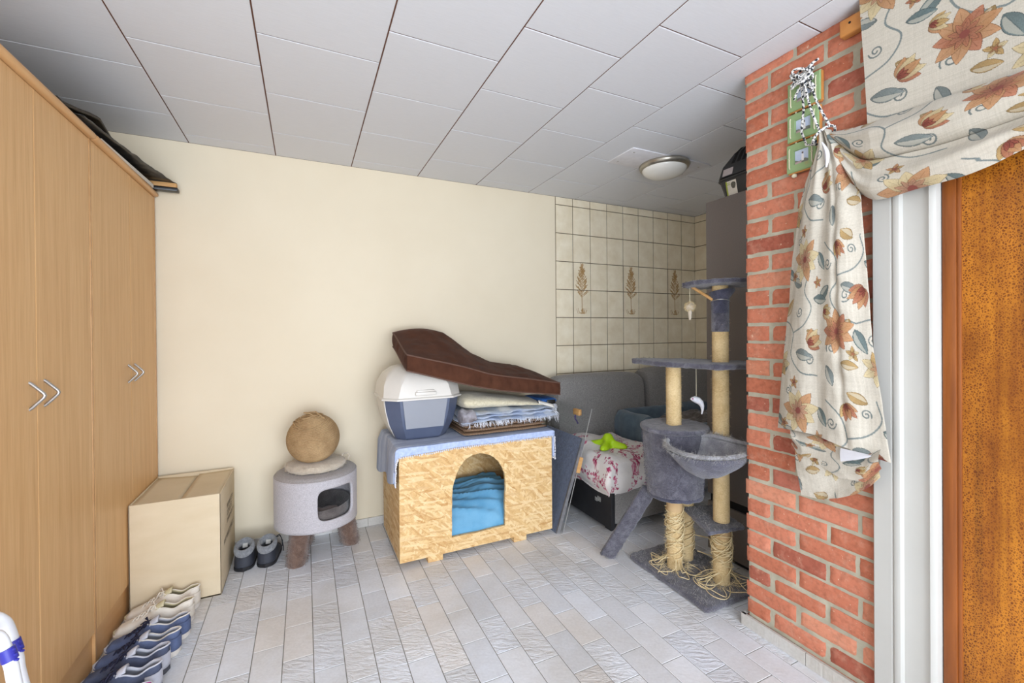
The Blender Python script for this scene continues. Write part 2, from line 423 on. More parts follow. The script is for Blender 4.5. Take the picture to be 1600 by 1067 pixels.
def copy_tree(o, parent=None):
    c = o.copy(); COL.objects.link(c); c.parent = parent
    for ch in list(o.children): copy_tree(ch, c)
    return c
def rrect(w, h, r, n=6, cx=0, cy=0):
    out = []
    for (sx, sy, a0) in ((1, 1, 0), (-1, 1, 90), (-1, -1, 180), (1, -1, 270)):
        for k in range(n + 1):
            a = math.radians(a0 + 90 * k / n)
            out.append((cx + sx * (w / 2 - r) + r * math.cos(a), cy + sy * (h / 2 - r) + r * math.sin(a)))
    return out

# ------------------------------------------------------------------ room
HC = 1.2705; CEIL = 2.351
XL = -1.36; XR = 3.363; YB = 3.0; YF = -1.7; XP = 1.705; YP = 1.252

def plates(mb, rects, O, U, V, N, depth, ch):
    O, U, V, N = map(lambda a: np.array(a, float), (O, U, V, N))
    for (u0, u1, v0, v1, col) in rects:
        def P(u, v, n): return O + U * u + V * v + N * n
        vs = [P(u0, v0, -depth), P(u1, v0, -depth), P(u1, v1, -depth), P(u0, v1, -depth),
              P(u0, v0, -ch), P(u1, v0, -ch), P(u1, v1, -ch), P(u0, v1, -ch),
              P(u0 + ch, v0 + ch, 0), P(u1 - ch, v0 + ch, 0), P(u1 - ch, v1 - ch, 0), P(u0 + ch, v1 - ch, 0)]
        fs = [(8, 9, 10, 11)] + [(a, (a + 1) % 4, (a + 1) % 4 + 4, a + 4) for a in range(4)] + [(a + 4, (a + 1) % 4 + 4, (a + 1) % 4 + 8, a + 8) for a in range(4)]
        mb.add(vs, fs, col)
    return mb

# floor: half-offset rectangular tiles
mb = MB(); rects = []
px, py = .10875, .2153; g = .0032
i0 = int(math.floor((XL - .02) / px)); i1 = int(math.ceil((XR - .02) / px))
for i in range(i0, i1):
    x0 = .0185 + i * px; off = 2.649 if i % 2 == 0 else 2.541
    j0 = int(math.floor((YF - off) / py)) ; j1 = int(math.ceil((YB - off) / py))
    for j in range(j0, j1):
        y0 = off + j * py; y1 = min(y0 + py, YB)
        xa, xb = max(x0, XL), min(x0 + px, XR)
        if xb - xa < .02 or y1 - y0 < .02: continue
        t = RNG.random(); w = RNG.normal(0, 5)
        base = np.array([231, 233, 239]) + w + (np.array([3, -1, -6]) if t < .2 else np.array([0, 0, 0]) if t < .6 else np.array([-1, 1, 4]))
        c = (*Sn(np.clip(base, 0, 255)), 1.0 if RNG.random() < .42 else .12)
        rects.append((xa + g / 2, xb - g / 2, y0 + g / 2, y1 - g / 2, c))
plates(mb, rects, (0, 0, 0), (1, 0, 0), (0, 1, 0), (0, 0, 1), .012, .0012)
fo = struct('floor', mb, 'floor', smooth=0)
gb = MB().box((XL - .2, YF - .2, -.08), (XR + .2, YB + .2, -.0022))
prop(obj('grout', gb, 'grout', fo, smooth=0, world=False), kind='structure')

# ceiling panels
mb = MB(); rects = []; g = .0055
cx0, cpx, cpy = -.582, .4317, .4275
for k in range(-3, 11):
    xa, xb = cx0 + k * cpx, cx0 + (k + 1) * cpx
    off = 2.0245 if k % 2 == 0 else 2.231
    for j in range(-10, 4):
        ya, yb = off + j * cpy, off + (j + 1) * cpy
        xa2, xb2, ya2, yb2 = max(xa, XL), min(xb, XR), max(ya, YF), min(yb, YB)
        if xb2 - xa2 < .03 or yb2 - ya2 < .02: continue
        w = RNG.normal(0, 1.5)
        rects.append((xa2 + g / 2, xb2 - g / 2, ya2 + g / 2, yb2 - g / 2, (*Sn(np.array([217, 218, 222]) + w), 1)))
plates(mb, rects, (0, 0, CEIL), (1, 0, 0), (0, 1, 0), (0, 0, -1), .01, .0015)
co = struct('ceiling', mb, 'ceiling', smooth=0)
prop(obj('groove', MB().box((XL - .2, YF - .2, CEIL + .003), (XR + .2, YB + .2, CEIL + .1)), 'groove', co, smooth=0, world=False), kind='structure')

# back wall: cream plaster left, kitchen tiles right
XT = 1.8186
struct('wall_back', MB().box((XL - .2, YB, 0), (XT, YB + .15, CEIL)), 'plaster', smooth=0)

def tree_cols(nu, nv, w, h, z_lo, flip=1):
    """painted sapling over two stacked tiles, drawn in tile space (u 0..w, v 0..2h)"""
    U, V = np.meshgrid(np.linspace(0, w, nu), np.linspace(z_lo, z_lo + h, nv), indexing='ij')
    m = np.zeros(U.shape)
    rs = np.random.default_rng(11)
    def seg(x0, y0, x1, y1, r, a=1.0):
        dx, dy = x1 - x0, y1 - y0; t = np.clip(((U - x0) * dx + (V - y0) * dy) / (dx * dx + dy * dy + 1e-12), 0, 1)
        d = np.hypot(U - x0 - t * dx, V - y0 - t * dy); np.maximum(m, a * np.clip(1.4 - d / r, 0, 1), out=m)
    c = w / 2
    seg(c, .045, c - .003, .20, .0035); seg(c - .003, .2, c + .002, .40, .0028)
    for k in range(34):
        z = .16 + .24 * k / 34; L = .054 * (1 - (k / 36) ** 1.6) * (.7 + .5 * rs.random()); sg = 1 if k % 2 else -1
        x1, y1 = c + sg * L, z + .035 + .02 * rs.random(); seg(c, z, x1, y1, .0018)
        for q in range(5):
            t = .35 + .65 * q / 4; lx, ly = c + (x1 - c) * t, z + (y1 - z) * t
            seg(lx, ly, lx + rs.normal(0, .007), ly + .009 * rs.random() + .003, .0032)
    for k in range(16):
        x = c + rs.normal(0, .022); seg(x, .03 + abs(rs.normal(0, .006)), x + rs.normal(0, .012), .055 + .02 * rs.random(), .0018)
    for k in range(12):
        x = c + rs.normal(0, .02); seg(x - .006, .034, x + .006, .034 + rs.normal(0, .003), .0025, .9)
    return m
xs = [XT] + [1.9815 + .17203 * i for i in range(8)] + [XR]
zs = [0.0] + [2.287 - .2263 * k for k in range(10, -1, -1) if 2.287 - .2263 * k > .03] + [CEIL]
tb = MB(); rects = []; g = .006
base = np.array([240, 229, 205])
for i in range(len(xs) - 1):
    for j in range(len(zs) - 1):
        c = (*Sn(base + RNG.normal(0, 2.5)), 1)
        ztop = zs[j + 1]
        dec = i in (1, 4, 7) and (abs(ztop - 1.8344) < .02 or abs(ztop - 1.608) < .02)
        if not dec:
            rects.append((xs[i] + g / 2, xs[i + 1] - g / 2, zs[j] + g / 2, zs[j + 1] - g / 2, c))
        else:
            nu, nv = 70, 90; lo = zs[j] + g / 2; hi = zs[j + 1] - g / 2
            m = tree_cols(nu, nv, xs[i + 1] - xs[i] - g, hi - lo, .2263 if ztop > 1.7 else 0.0)
            X, Z = np.meshgrid(np.linspace(xs[i] + g / 2, xs[i + 1] - g / 2, nu), np.linspace(lo, hi, nv), indexing='ij')
            cc = np.array(c)[None, None, :] * (1 - m[..., None]) + np.array(S(172, 132, 76))[None, None, :] * m[..., None]
            tb.grid(np.stack([X, np.full_like(X, YB - .008), Z], -1), cols=cc)
plates(tb, rects, (0, YB - .008, 0), (1, 0, 0), (0, 0, 1), (0, -1, 0), .008, .0015)
wt = struct('wall_kitchen', MB().box((XT, YB - .004, 0), (XR + .2, YB + .15, CEIL)), 'tilegrout', smooth=0)
prop(obj('tile_facing', tb, 'walltile', wt, smooth=0, world=False), kind='structure')
# right alcove wall (tiled too)
tb = MB(); rects = []
ys = [YB - .008 - .172 * k for k in range(12)]
for i in range(11):
    for j in range(len(zs) - 1):
        c = (*Sn(base + RNG.normal(0, 2.5)), 1)
        rects.append((ys[i + 1] + g / 2, ys[i] - g / 2, zs[j] + g / 2, zs[j + 1] - g / 2, c))
plates(tb, rects, (XR - .008, 0, 0), (0, 1, 0), (0, 0, 1), (-1, 0, 0), .008, .0015)
wr = struct('wall_alcove', MB().box((XR - .004, 1.0, 0), (XR + .15, YB + .15, CEIL)), 'tilegrout', smooth=0)
prop(obj('tile_facing', tb, 'walltile', wr, smooth=0, world=False), kind='structure')

struct('wall_left', MB().box((XL - .15, .65, 0), (XL, YB, CEIL)).box((XL - .15, YF, 0), (XL, -1.35, CEIL)).box((XL - .15, -1.35, 0), (XL, .65, .55)).box((XL - .15, -1.35, 2.22), (XL, .65, CEIL)), 'plaster', smooth=0)
mb = MB()
for a, b in (((-1.35, .55), (-1.29, 2.22)), ((.59, .55), (.65, 2.22)), ((-1.35, .55), (.65, .61)), ((-1.35, 2.16), (.65, 2.22)), ((-.38, .55), (-.32, 2.22))):
    mb.box((XL - .1, a[0], a[1]), (XL - .04, b[0], b[1]), .004)
struct('added_side_window', mb, 'white_paint')  # unseen window, added to let more light reach the alcove
# front wall with the large window that lights the room
mb = MB(); wx0, wx1, wz0, wz1 = -1.1, 1.5, .06, 2.22
mb.box((XL - .2, YF - .15, 0), (wx0, YF, CEIL)); mb.box((wx1, YF - .15, 0), (XP + .3, YF, CEIL))
mb.box((wx0, YF - .15, 0), (wx1, YF, wz0)); mb.box((wx0, YF - .15, wz1), (wx1, YF, CEIL))
struct('wall_front', mb, 'plaster', smooth=0)
mb = MB()
for a, b in (((wx0, wz0), (wx0 + .06, wz1)), ((wx1 - .06, wz0), (wx1, wz1)), ((wx0, wz0), (wx1, wz0 + .06)), ((wx0, wz1 - .06), (wx1, wz1)), ((.17, wz0), (.23, wz1))):
    mb.box((a[0], YF - .1, a[1]), (b[0], YF - .04, b[1]), .004)
struct('window_1', mb, 'white_paint')

# brick pier on the right
bb = MB(); CH = .07274
for k in range(0, 33):
    ztop = 2.309 - CH * (k - 1) if k else CEIL
    z1 = 2.309 - CH * (k - 1) - .0055; z0 = z1 - CH + .0125
    if z0 > CEIL - .01: continue
    z1 = min(z1, CEIL); z0 = max(z0, 0.0)
    if z1 - z0 < .01: continue
    e = YP + RNG.normal(0, .0025)
    cuts = [e]
    first = .21 if k % 2 == 0 else .108
    y = YP - first
    while y > .74: cuts.append(y); y -= .209 + RNG.normal(0, .004)
    cuts.append(.745)
    for a in range(len(cuts) - 1):
        ya, yb = cuts[a + 1] + .007, cuts[a] - (.007 if a else 0)
        if yb - ya < .012: continue
        j = RNG.normal(0, 7); ww = RNG.random()
        col = np.array([197, 121, 94]) + j + (np.array([-26, -22, -14]) if ww < .12 else np.array([8, 14, 12]) if ww > .8 else 0)
        if k == 1 and .78 < ya < .9: col = np.array([124, 118, 108])
        dz = RNG.normal(0, .0018); dx = RNG.normal(0, .0012)
        vs = []
        n1, n2 = max(4, int((yb - ya) / .012)), 6
        # irregular front face: rounded edges from noise
        P = np.zeros((n1 + 1, n2 + 1, 3))
        for ii in range(n1 + 1):
            for jj in range(n2 + 1):
                yy = ya + (yb - ya) * ii / n1; zz = z0 + (z1 - z0) * jj / n2 + dz
                edge = min(ii, n1 - ii, jj, n2 - jj) == 0
                jy = nz3((yy, zz, k), 40) * .0024; jz = nz3((yy, zz, k + 9), 40) * .0022
                P[ii, jj] = (XP + dx + (.0055 if edge else 0) + nz3((yy, zz, k), 55) * .0014, yy + (jy if edge else 0), zz + (jz if edge else 0))
        bb.grid(P, cols=np.tile(np.array([*Sn(np.clip(col, 0, 255)), 1]), ((n1 + 1) * (n2 + 1), 1)), flip=True)
        # sides back into the mortar
        ring = [P[i, 0] for i in range(n1 + 1)] + [P[n1, j] for j in range(1, n2 + 1)] + [P[i, n2] for i in range(n1 - 1, -1, -1)] + [P[0, j] for j in range(n2 - 1, 0, -1)]
        R = np.array([ring, [r + np.array([.02 if a or True else .1, 0, 0]) for r in ring]])
        bb.grid(R, closev=True, cols=np.tile(np.array([*Sn(np.clip(col, 0, 255)), 1]), (2 * len(ring), 1)))
wp = struct('wall_right', MB().box((XP + .0055, .745, 0), (XP + .24, YP - .006, CEIL)).box((XP + .0055, -.42, 2.12), (XP + .24, .745, CEIL)).box((XP + .0055, YF, 0), (XP + .24, -.42, CEIL)), 'mortar', smooth=0)
prop(obj('brick_facing', bb, 'brick', wp, smooth=60, world=False), kind='structure')

# skirting tiles
mb = MB(); rects = []
x = XL
k = 0
while x < 1.75:
    x2 = min(x + .2153, 1.78); rects.append((x + .001, x2 - .001, 0, .052, (*Sn(np.array([214, 212, 208]) + RNG.normal(0, 4)), .1))); x = x2
plates(mb, rects, (0, YB - .012, 0), (1, 0, 0), (0, 0, 1), (0, -1, 0), .012, .001)
struct('baseboard_back', mb, 'floor', smooth=0)
mb = MB(); rects = []; y = YP + .02
for y1, y0 in ((1.272, 1.006), (1.004, .755)):
    mb2 = rects.append((y0, y1, 0, .05, (*Sn(np.array([206, 203, 198]) + RNG.normal(0, 3)), .35)))
plates(mb, rects, (1.692, 0, 0), (0, 1, 0), (0, 0, 1), (-1, 0, 0), .012, .001)
mb.add([(1.692, 1.272, 0), (1.86, 1.272, 0), (1.86, 1.272, .05), (1.692, 1.272, .05), (1.692, 1.254, .05), (1.86, 1.254, .05)], [(0, 1, 2, 3), (3, 2, 5, 4)], (*Sn([206, 203, 198]), .1))
struct('baseboard_right', mb, 'floor', smooth=0)

# door, frame and casing
mb = MB()
prof = [(.781, 1.705), (.781, 1.684), (.778, 1.681), (.732, 1.681), (.727, 1.684), (.724, 1.679), (.716, 1.677), (.708, 1.679), (.703, 1.692), (.660, 1.696), (.648, 1.694), (.640, 1.690), (.632, 1.692), (.626, 1.697), (.621, 1.712), (.621, 1.80), (.781, 1.80)]
bm = bmesh.new(); vs = [bm.verts.new((x, y, 0)) for y, x in prof]; f = bm.faces.new(vs)
r = bmesh.ops.extrude_face_region(bm, geom=[f])
for v in r['geom']:
    if isinstance(v, bmesh.types.BMVert): v.co.z = 2.13
mb.bm(bm)
mb.box((1.681, -.42, 0), (1.80, -.27, 2.13), .003)
mb.box((1.681, -.27, 2.03), (1.80, .621, 2.13), .003)
nail = MB()
for p in ((1.6795, .755, 1.32), (1.6795, .748, .62)): nail.lathe([(.0001, 0), (.003, 0), (.003, .002)], (0, 0, 0), 8)
struct('trim_1', mb, 'white_paint', smooth=30)
dr = bpy.data.objects.new('door_1', None); COL.objects.link(dr); dr.location = (1.73, .17, 0); prop(dr, kind='structure')
prop(obj('door_panel', MB().box((1.722, -.24, .03), (1.755, .586, 2.02)), 'door', dr, smooth=0), kind='structure')
mb = MB(); mb.box((1.712, .588, .005), (1.76, .619, 2.03), .003); mb.box((1.716, .578, .02), (1.73, .590, 2.03), .004)
mb.box((1.712, -.27, .005), (1.76, -.238, 2.03), .003); mb.box((1.712, -.24, 2.0), (1.76, .59, 2.03), .003); mb.box((1.712, -.24, .005), (1.76, .59, .032), .003)
prop(obj('door_edge', mb, 'door_edge', dr), kind='structure')

# ------------------------------------------------------------------ wardrobes
def wardrobe(label, y0, y1, ymid, hy):
    t = thing('wardrobe', label, 'wardrobe', (-1.03, (y0 + y1) / 2, 0))
    XD = -.735
    b = MB().box((-1.33, y0, 0), (XD - .02, y0 + .018, 2.02)).box((-1.33, y1 - .018, 0), (XD - .02, y1, 2.02)).box((-1.33, y0, .0), (-1.315, y1, 2.02)).box((-1.32, y0, .14), (XD - .02, y1, .158))
    obj('carcass', b, 'beech', t, smooth=0)
    obj('side_edge', MB().box((XD - .02, y1 - .018, .005), (XD + .001, y1 - .001, 2.02), .002), 'beech_edge', t)
    obj('plinth', MB().box((-.79, y0 + .018, 0), (-.744, y1 - .018, .131)), 'beech_edge', t, smooth=0)
    for a, b_, h in ((y0 + .003, ymid - .0015, hy[0]), (ymid + .0015, y1 - .021, hy[1])):
        d = obj('door', MB().box((XD - .019, a, .136), (XD, b_, 2.018), .0015, 1), 'beech', t, smooth=0)
        hd = MB(); pts = []
        for q in (-.04, -.036): pts.append((XD - .002 + (.006 if q > -.04 else 0), h, 1.092 + q))
        pts += [(XD + .024, h, 1.092 - .014), (XD + .031, h, 1.092 - .006), (XD + .0335, h, 1.092), (XD + .031, h, 1.092 + .006), (XD + .024, h, 1.092 + .014), (XD + .004, h, 1.128), (XD - .002, h, 1.132)]
        hd.tube(pts, .0048, 10); obj('handle', hd, 'steel', d)
    tp = MB().box((-1.335, y0, 2.02), (XD + .02, y1, 2.046), .0128, 4)
    obj('top_board', tp, 'beech_edge', t)
    return t
wardrobe('beech wardrobe nearest the white tube rack, its two doors with angled steel handles', 1.42, 2.2, 1.808, (1.768, 1.85))
wardrobe('beech wardrobe against the cream wall, black folded panels lying on its top', 2.2, 2.985, 2.602, (2.562, 2.644))

# things on the wardrobe
def slab(name, corners, th, mat, label=None, cat=None, parent=None, wav=0, n=16, group=None):
    # corners: 4 points (bottom surface) in order, thickness upwards; optional waviness
    c = [np.array(p, float) for p in corners]; mb = MB()
    A = np.zeros((n + 1, n + 1, 3))
    for i in range(n + 1):
        for j in range(n + 1):
            u, v = i / n, j / n
            A[i, j] = (c[0] * (1 - u) + c[1] * u) * (1 - v) + (c[3] * (1 - u) + c[2] * u) * v
            A[i, j, 2] += wav * (math.sin(u * 5 + v * 3) * .5 + nz3((u * 3, v * 3, 1), 1))
    nrm = np.cross(c[1] - c[0], c[3] - c[0]); nrm /= np.linalg.norm(nrm); nrm *= 1 if nrm[2] > 0 else -1
    B = A + nrm * th
    mb.grid(B); mb.grid(A, flip=True)
    for E, Fg in ((A[0], B[0]), (A[-1], B[-1]), (A[:, 0], B[:, 0]), (A[:, -1], B[:, -1])): mb.grid(np.stack([E, Fg]))
    o = obj(name, mb, mat, parent)
    if label: prop(o, label, cat, group)
    return o
slab('paper_sheet', [(-1.1, 2.30, 2.047), (-.735, 2.30, 2.047), (-.718, 2.90, 2.049), (-1.1, 2.90, 2.047)], .018, 'paper', 'white sheet lying flat on the far wardrobe under the black panels', 'paper')
t = thing('wrapped_board', 'upper dark wrapped board with pale wooden batten on the wardrobe top, jutting past its corner', 'panel', (-.95, 2.6, 2.07))
obj('cover', MB().grid([[(x, y, 2.095 + .078 * max(0, 1 - abs(y - 2.36) / .3) + .0 * v + .004 * nz3((x * 9, y * 9, 0))) for v, y in enumerate(np.linspace(2.02, 2.94, 30))] for x in (-1.25, -1.1, -.95, -.83, -.765, -.76)]), 'dark_board', t, mods=[('SOLIDIFY', dict(thickness=.012))])
obj('batten', MB().box((-1.15, 2.918, 2.069), (-.624, 2.945, 2.092), .002), 'pale_wood', t)
t2 = thing('black_sheet', 'crumpled black glossy sheet bulging between the wardrobe top and the wooden batten', 'sheet', (-.95, 2.6, 2.066))
P = []
for i, q in enumerate(np.linspace(0, 1, 26)):
    row = []
    for y in np.linspace(2.12, 2.95, 60):
        k = min(1, max(0, (y - 2.2) / .75)); xr = -.728 + .10 * k ** 1.5; x = -1.2 + (xr + 1.2) * q
        z = 2.083 + .012 * math.sin((y - 2.1) * 4.2) * (1 - k) + .007 * nz3((x * 9, y * 11, 3)) + .004 * nz3((x * 24, y * 28, 5)) + .017 * k
        row.append((x, y, max(z, 2.0705)))
    P.append(row)
obj('foil', MB().grid(P), 'black_gloss', t2, mods=[('SOLIDIFY', dict(thickness=.004))])
obj('rim', MB().box((-1.1, 2.915, 2.048), (-.618, 2.962, 2.068), .004), 'black_gloss', t2)

# ------------------------------------------------------------------ cardboard box
t = thing('cardboard_box', 'large brown cardboard box with flaps folded shut beside the far wardrobe', 'box', (-.555, 2.75, 0))
bx0, bx1, by0, by1, bh = -.731, -.379, 2.522, 2.965, .495
b = MB()
b.box((bx0, by0, 0), (bx1, by0 + .006, bh), .002); b.box((bx0, by1 - .006, 0), (bx1, by1, bh + .004), .002)
b.box((bx0, by0, 0), (bx0 + .006, by1, bh), .002); b.box((bx1 - .006, by0, 0), (bx1, by1, bh), .002)
b.box((bx0, by0, .002), (bx1, by1, .008))
obj('carton', b, 'cardboard', t)
xm = (bx0 + bx1) / 2 + .012
for a, c_, dz in ((bx0 + .004, xm - .004, -.012), (xm + .001, bx1 - .004, -.004)):
    mb = MB()
    P = [[(x, y, bh - .004 + dz * (abs(x - (bx0 if c_ < xm else bx1)) / .17) + .003 * nz3((x * 5, y * 5, 1))) for y in np.linspace(by0 + .004, by1 - .004, 12)] for x in np.linspace(a, c_, 8)]
    obj('flap', mb.grid(P), 'cardboard', t, mods=[('SOLIDIFY', dict(thickness=.005))])
# illegible printed lines on the right face
mb = MB(); rr = random.Random(3)
def glyphs(y0, y1, z0, h):
    y = y0
    while y < y1:
        w = rr.uniform(.008, .016)
        kind = rr.random()
        X = bx1 + .0008
        def bar(ya, yb, za, zb):
            mb.add([(X, ya, za), (X, yb, za), (X, yb, zb), (X, ya, zb)], [(0, 1, 2, 3)])
        bar(y, y + .003, z0, z0 + h)
        if kind < .35: bar(y, y + w, z0, z0 + .003); bar(y, y + w, z0 + h - .003, z0 + h)
        elif kind < .7: bar(y + w - .003, y + w, z0, z0 + h); bar(y, y + w, z0 + h * .5, z0 + h * .5 + .003)
        else: bar(y, y + w, z0 + h - .003, z0 + h); bar(y, y + w, z0 + h * .45, z0 + h * .45 + .003); bar(y, y + w, z0, z0 + .003)
        y += w + rr.uniform(.004, .007)
for q, (z0, h) in enumerate(((.355, .026), (.318, .026), (.281, .02))): glyphs(2.70, 2.90 - .03 * (q % 2), z0, h)
prop(obj('printed_text', mb, 'card_ink', t, smooth=0), kind=None); mb = MB()
glyphs(2.60, 2.91, .205, .026)
prop(obj('printed_text', mb, 'card_ink', t, smooth=0), kind=None)

# ------------------------------------------------------------------ shoes
def sneaker(label, loc, L, W, mats, rz=0, hh=.078, tongue=True, lace='sh_darklace', tilt=0, group='shoes lined up along the wardrobe plinth'):
    up, lining, sole, strip = mats
    t = thing('sneaker', label, 'shoe', loc, group, rz)
    def width(s):
        heel = math.sqrt(max(0, 1 - ((.14 - s) / .14) ** 2)) if s < .14 else 1
        toe = math.sqrt(max(0, 1 - ((s - .76) / .24) ** 2)) if s > .76 else 1
        body = .80 + .20 * (1 / (1 + math.exp(-(s - .45) * 12)))
        return W / 2 * heel * toe * body
    def height(s):
        pts = [(0, hh), (.1, hh * .97), (.25, hh * .80), (.4, hh * .95), (.47, hh * .98), (.6, hh * .80), (.75, hh * .60), (.9, hh * .50), (1, hh * .25)]
        for (a, ha), (b, hb) in zip(pts, pts[1:]):
            if s <= b:
                u = (s - a) / (b - a); u = u * u * (3 - 2 * u); return ha + (hb - ha) * u
        return pts[-1][1]
    ns, na = 44, 12
    def amax(s):
        if s < .02: return .94
        if s < .46: return .93 - .0 * s
        if s < .54: return .93 + .07 * (s - .46) / .08
        return 1.0
    up_mb = MB(); P = {}
    for sg in (1, -1):
        G = np.zeros((ns + 1, na + 1, 3))
        for i in range(ns + 1):
            s = (i / ns); s = s ** 1.0
            s = .5 - .5 * math.cos(PI * s) if False else s
            w, h = width(s), height(s)
            for j in range(na + 1):
                a = amax(s) * PI / 2 * j / na
                yy = w * math.cos(a) ** .72 if math.cos(a) > 1e-6 else 0
                if s < .54 and s > .0:   # opening: keep rim away from the centre line
                    k = min(1, max(0, (.54 - s) / .1)); yy = max(yy, w * (.52 * k) * (1 if j == na else 1)) if j > na * .55 else yy
                zz = .018 + (h - .018) * math.sin(a) ** .85
                G[i, j] = (-s * L, sg * yy, zz)
        P[sg] = G; up_mb.grid(G, flip=(sg < 0))
    u = obj('upper', up_mb, [up, lining], t, world=False, smooth=60, recalc=False, weld=.0002, mods=[('SOLIDIFY', dict(thickness=.0055, offset=-1, material_offset=1, material_offset_rim=1)), ('SUBSURF', dict(levels=1, render_levels=1))])
    # collar piping
    rim = [tuple(P[1][i, na]) for i in range(int(.52 * ns), -1, -1)] + [tuple(P[-1][i, na]) for i in range(0, int(.52 * ns) + 1)]
    obj('collar', MB().tube(rim, .0028, 7), strip, u, world=False)
    # sole
    out = [(-(i / 40) * L, width(i / 40) * 1.05 + .001) for i in range(41)]
    poly = [(x, y) for x, y in out] + [(x, -y) for x, y in reversed(out)]
    poly = [p for k, p in enumerate(poly) if k == 0 or (abs(p[0] - poly[k - 1][0]) + abs(p[1] - poly[k - 1][1])) > 1e-4]
    obj('sole', MB().prism(poly, 0, .024, .003), sole, t, world=False, smooth=50)
    obj('insole', MB().prism([(x * .985 - .003, y * .86) for x, y in poly], .024, .03), lining, t, world=False, smooth=0)
    if tongue:
        TP = [[(-L * (.60 - .22 * a), (b - .5) * W * (.42 + .1 * a), height(.62 - .2 * a) + .002 + .02 * a ** 2 - .012 * (2 * b - 1) ** 2) for b in np.linspace(0, 1, 9)] for a in np.linspace(0, 1, 10)]
        obj('tongue', MB().grid(TP), [lining], t, world=False, mods=[('SOLIDIFY', dict(thickness=.007))])
    lm = MB()
    for k in range(5):
        s = .50 + .058 * k; w = W * (.30 - .022 * k); h = height(s)
        for sg in (1, -1):
            pts = []
            for q in np.linspace(-1, 1, 9):
                ss = s + sg * .028 * q
                pts.append((-L * ss, q * w * .62, height(ss) + .006 - .008 * q * q))
            lm.tube(pts, .0026, 6)
    # bow
    s = .5
    for sg in (1, -1):
        lm.tube([(-L * s, 0, height(s) + .008), (-L * (s + .03), sg * .02, height(s) + .016), (-L * (s + .06), sg * .034, height(s) + .004), (-L * (s + .03), sg * .026, height(s) + .003), (-L * s, 0, height(s) + .008)], .0024, 6)
        lm.tube([(-L * s, 0, height(s) + .008), (-L * (s + .05), sg * .018, height(s + .05) + .010), (-L * (s + .12), sg * .04, height(s + .12) - .004)], .0022, 6)
    obj('laces', lm, lace, t, world=False)
    hb = MB()
    G = []
    for i, a in enumerate(np.linspace(-1, 1, 15)):
        s = abs(a) * .16; sg = 1 if a > 0 else -1
        G.append([(-s * L + .0015 * (1 - abs(a)) + .0008, sg * (width(s) * (1.02 - .1 * q) + .001), .022 + q * hh * .52) for q in np.linspace(0, 1, 5)])
    obj('heel_patch', MB().grid(G), strip if strip != 'sh_sole_white' else up, u, world=False, mods=[('SOLIDIFY', dict(thickness=.002))])
    return t
WHT = ('sh_white', 'sh_lining', 'sh_sole_white', 'sh_white')
BLU = ('sh_blue', 'sh_greylin', 'sh_sole_white', 'sh_sole_white')
NAV = ('sh_navy', 'sh_greylin', 'sh_grey', 'sh_greylin')
GRY = ('sh_grey', 'sh_pink', 'sh_grey', 'sh_greylin')
sneaker('off-white leather sneaker touching the cardboard box, last of the shoe row', (-.456, 2.47, 0), .276, .093, WHT, .03, .098, lace='sh_white')
sneaker('off-white leather sneaker beside the first blue canvas shoe', (-.458, 2.362, 0), .28, .093, WHT, .02, .098, lace='sh_white')
sneaker('blue canvas sneaker with white rim, next to the off-white pair', (-.452, 2.256, 0), .28, .092, BLU, .04, .092)
sneaker('blue canvas sneaker with white rim, next to the navy pair', (-.462, 2.152, 0), .272, .092, BLU, .0, .092)
sneaker('navy sneaker with grey lining, next to the blue canvas pair', (-.475, 2.052, 0), .264, .092, NAV, -.02, .098)
sneaker('navy sneaker with grey lining, next to the pink-lined shoe', (-.476, 1.955, 0), .262, .092, NAV, .0, .098)
sneaker('charcoal sneaker with magenta lining, cut by the bottom of the photo', (-.478, 1.855, 0), .262, .092, GRY, .0, .09)

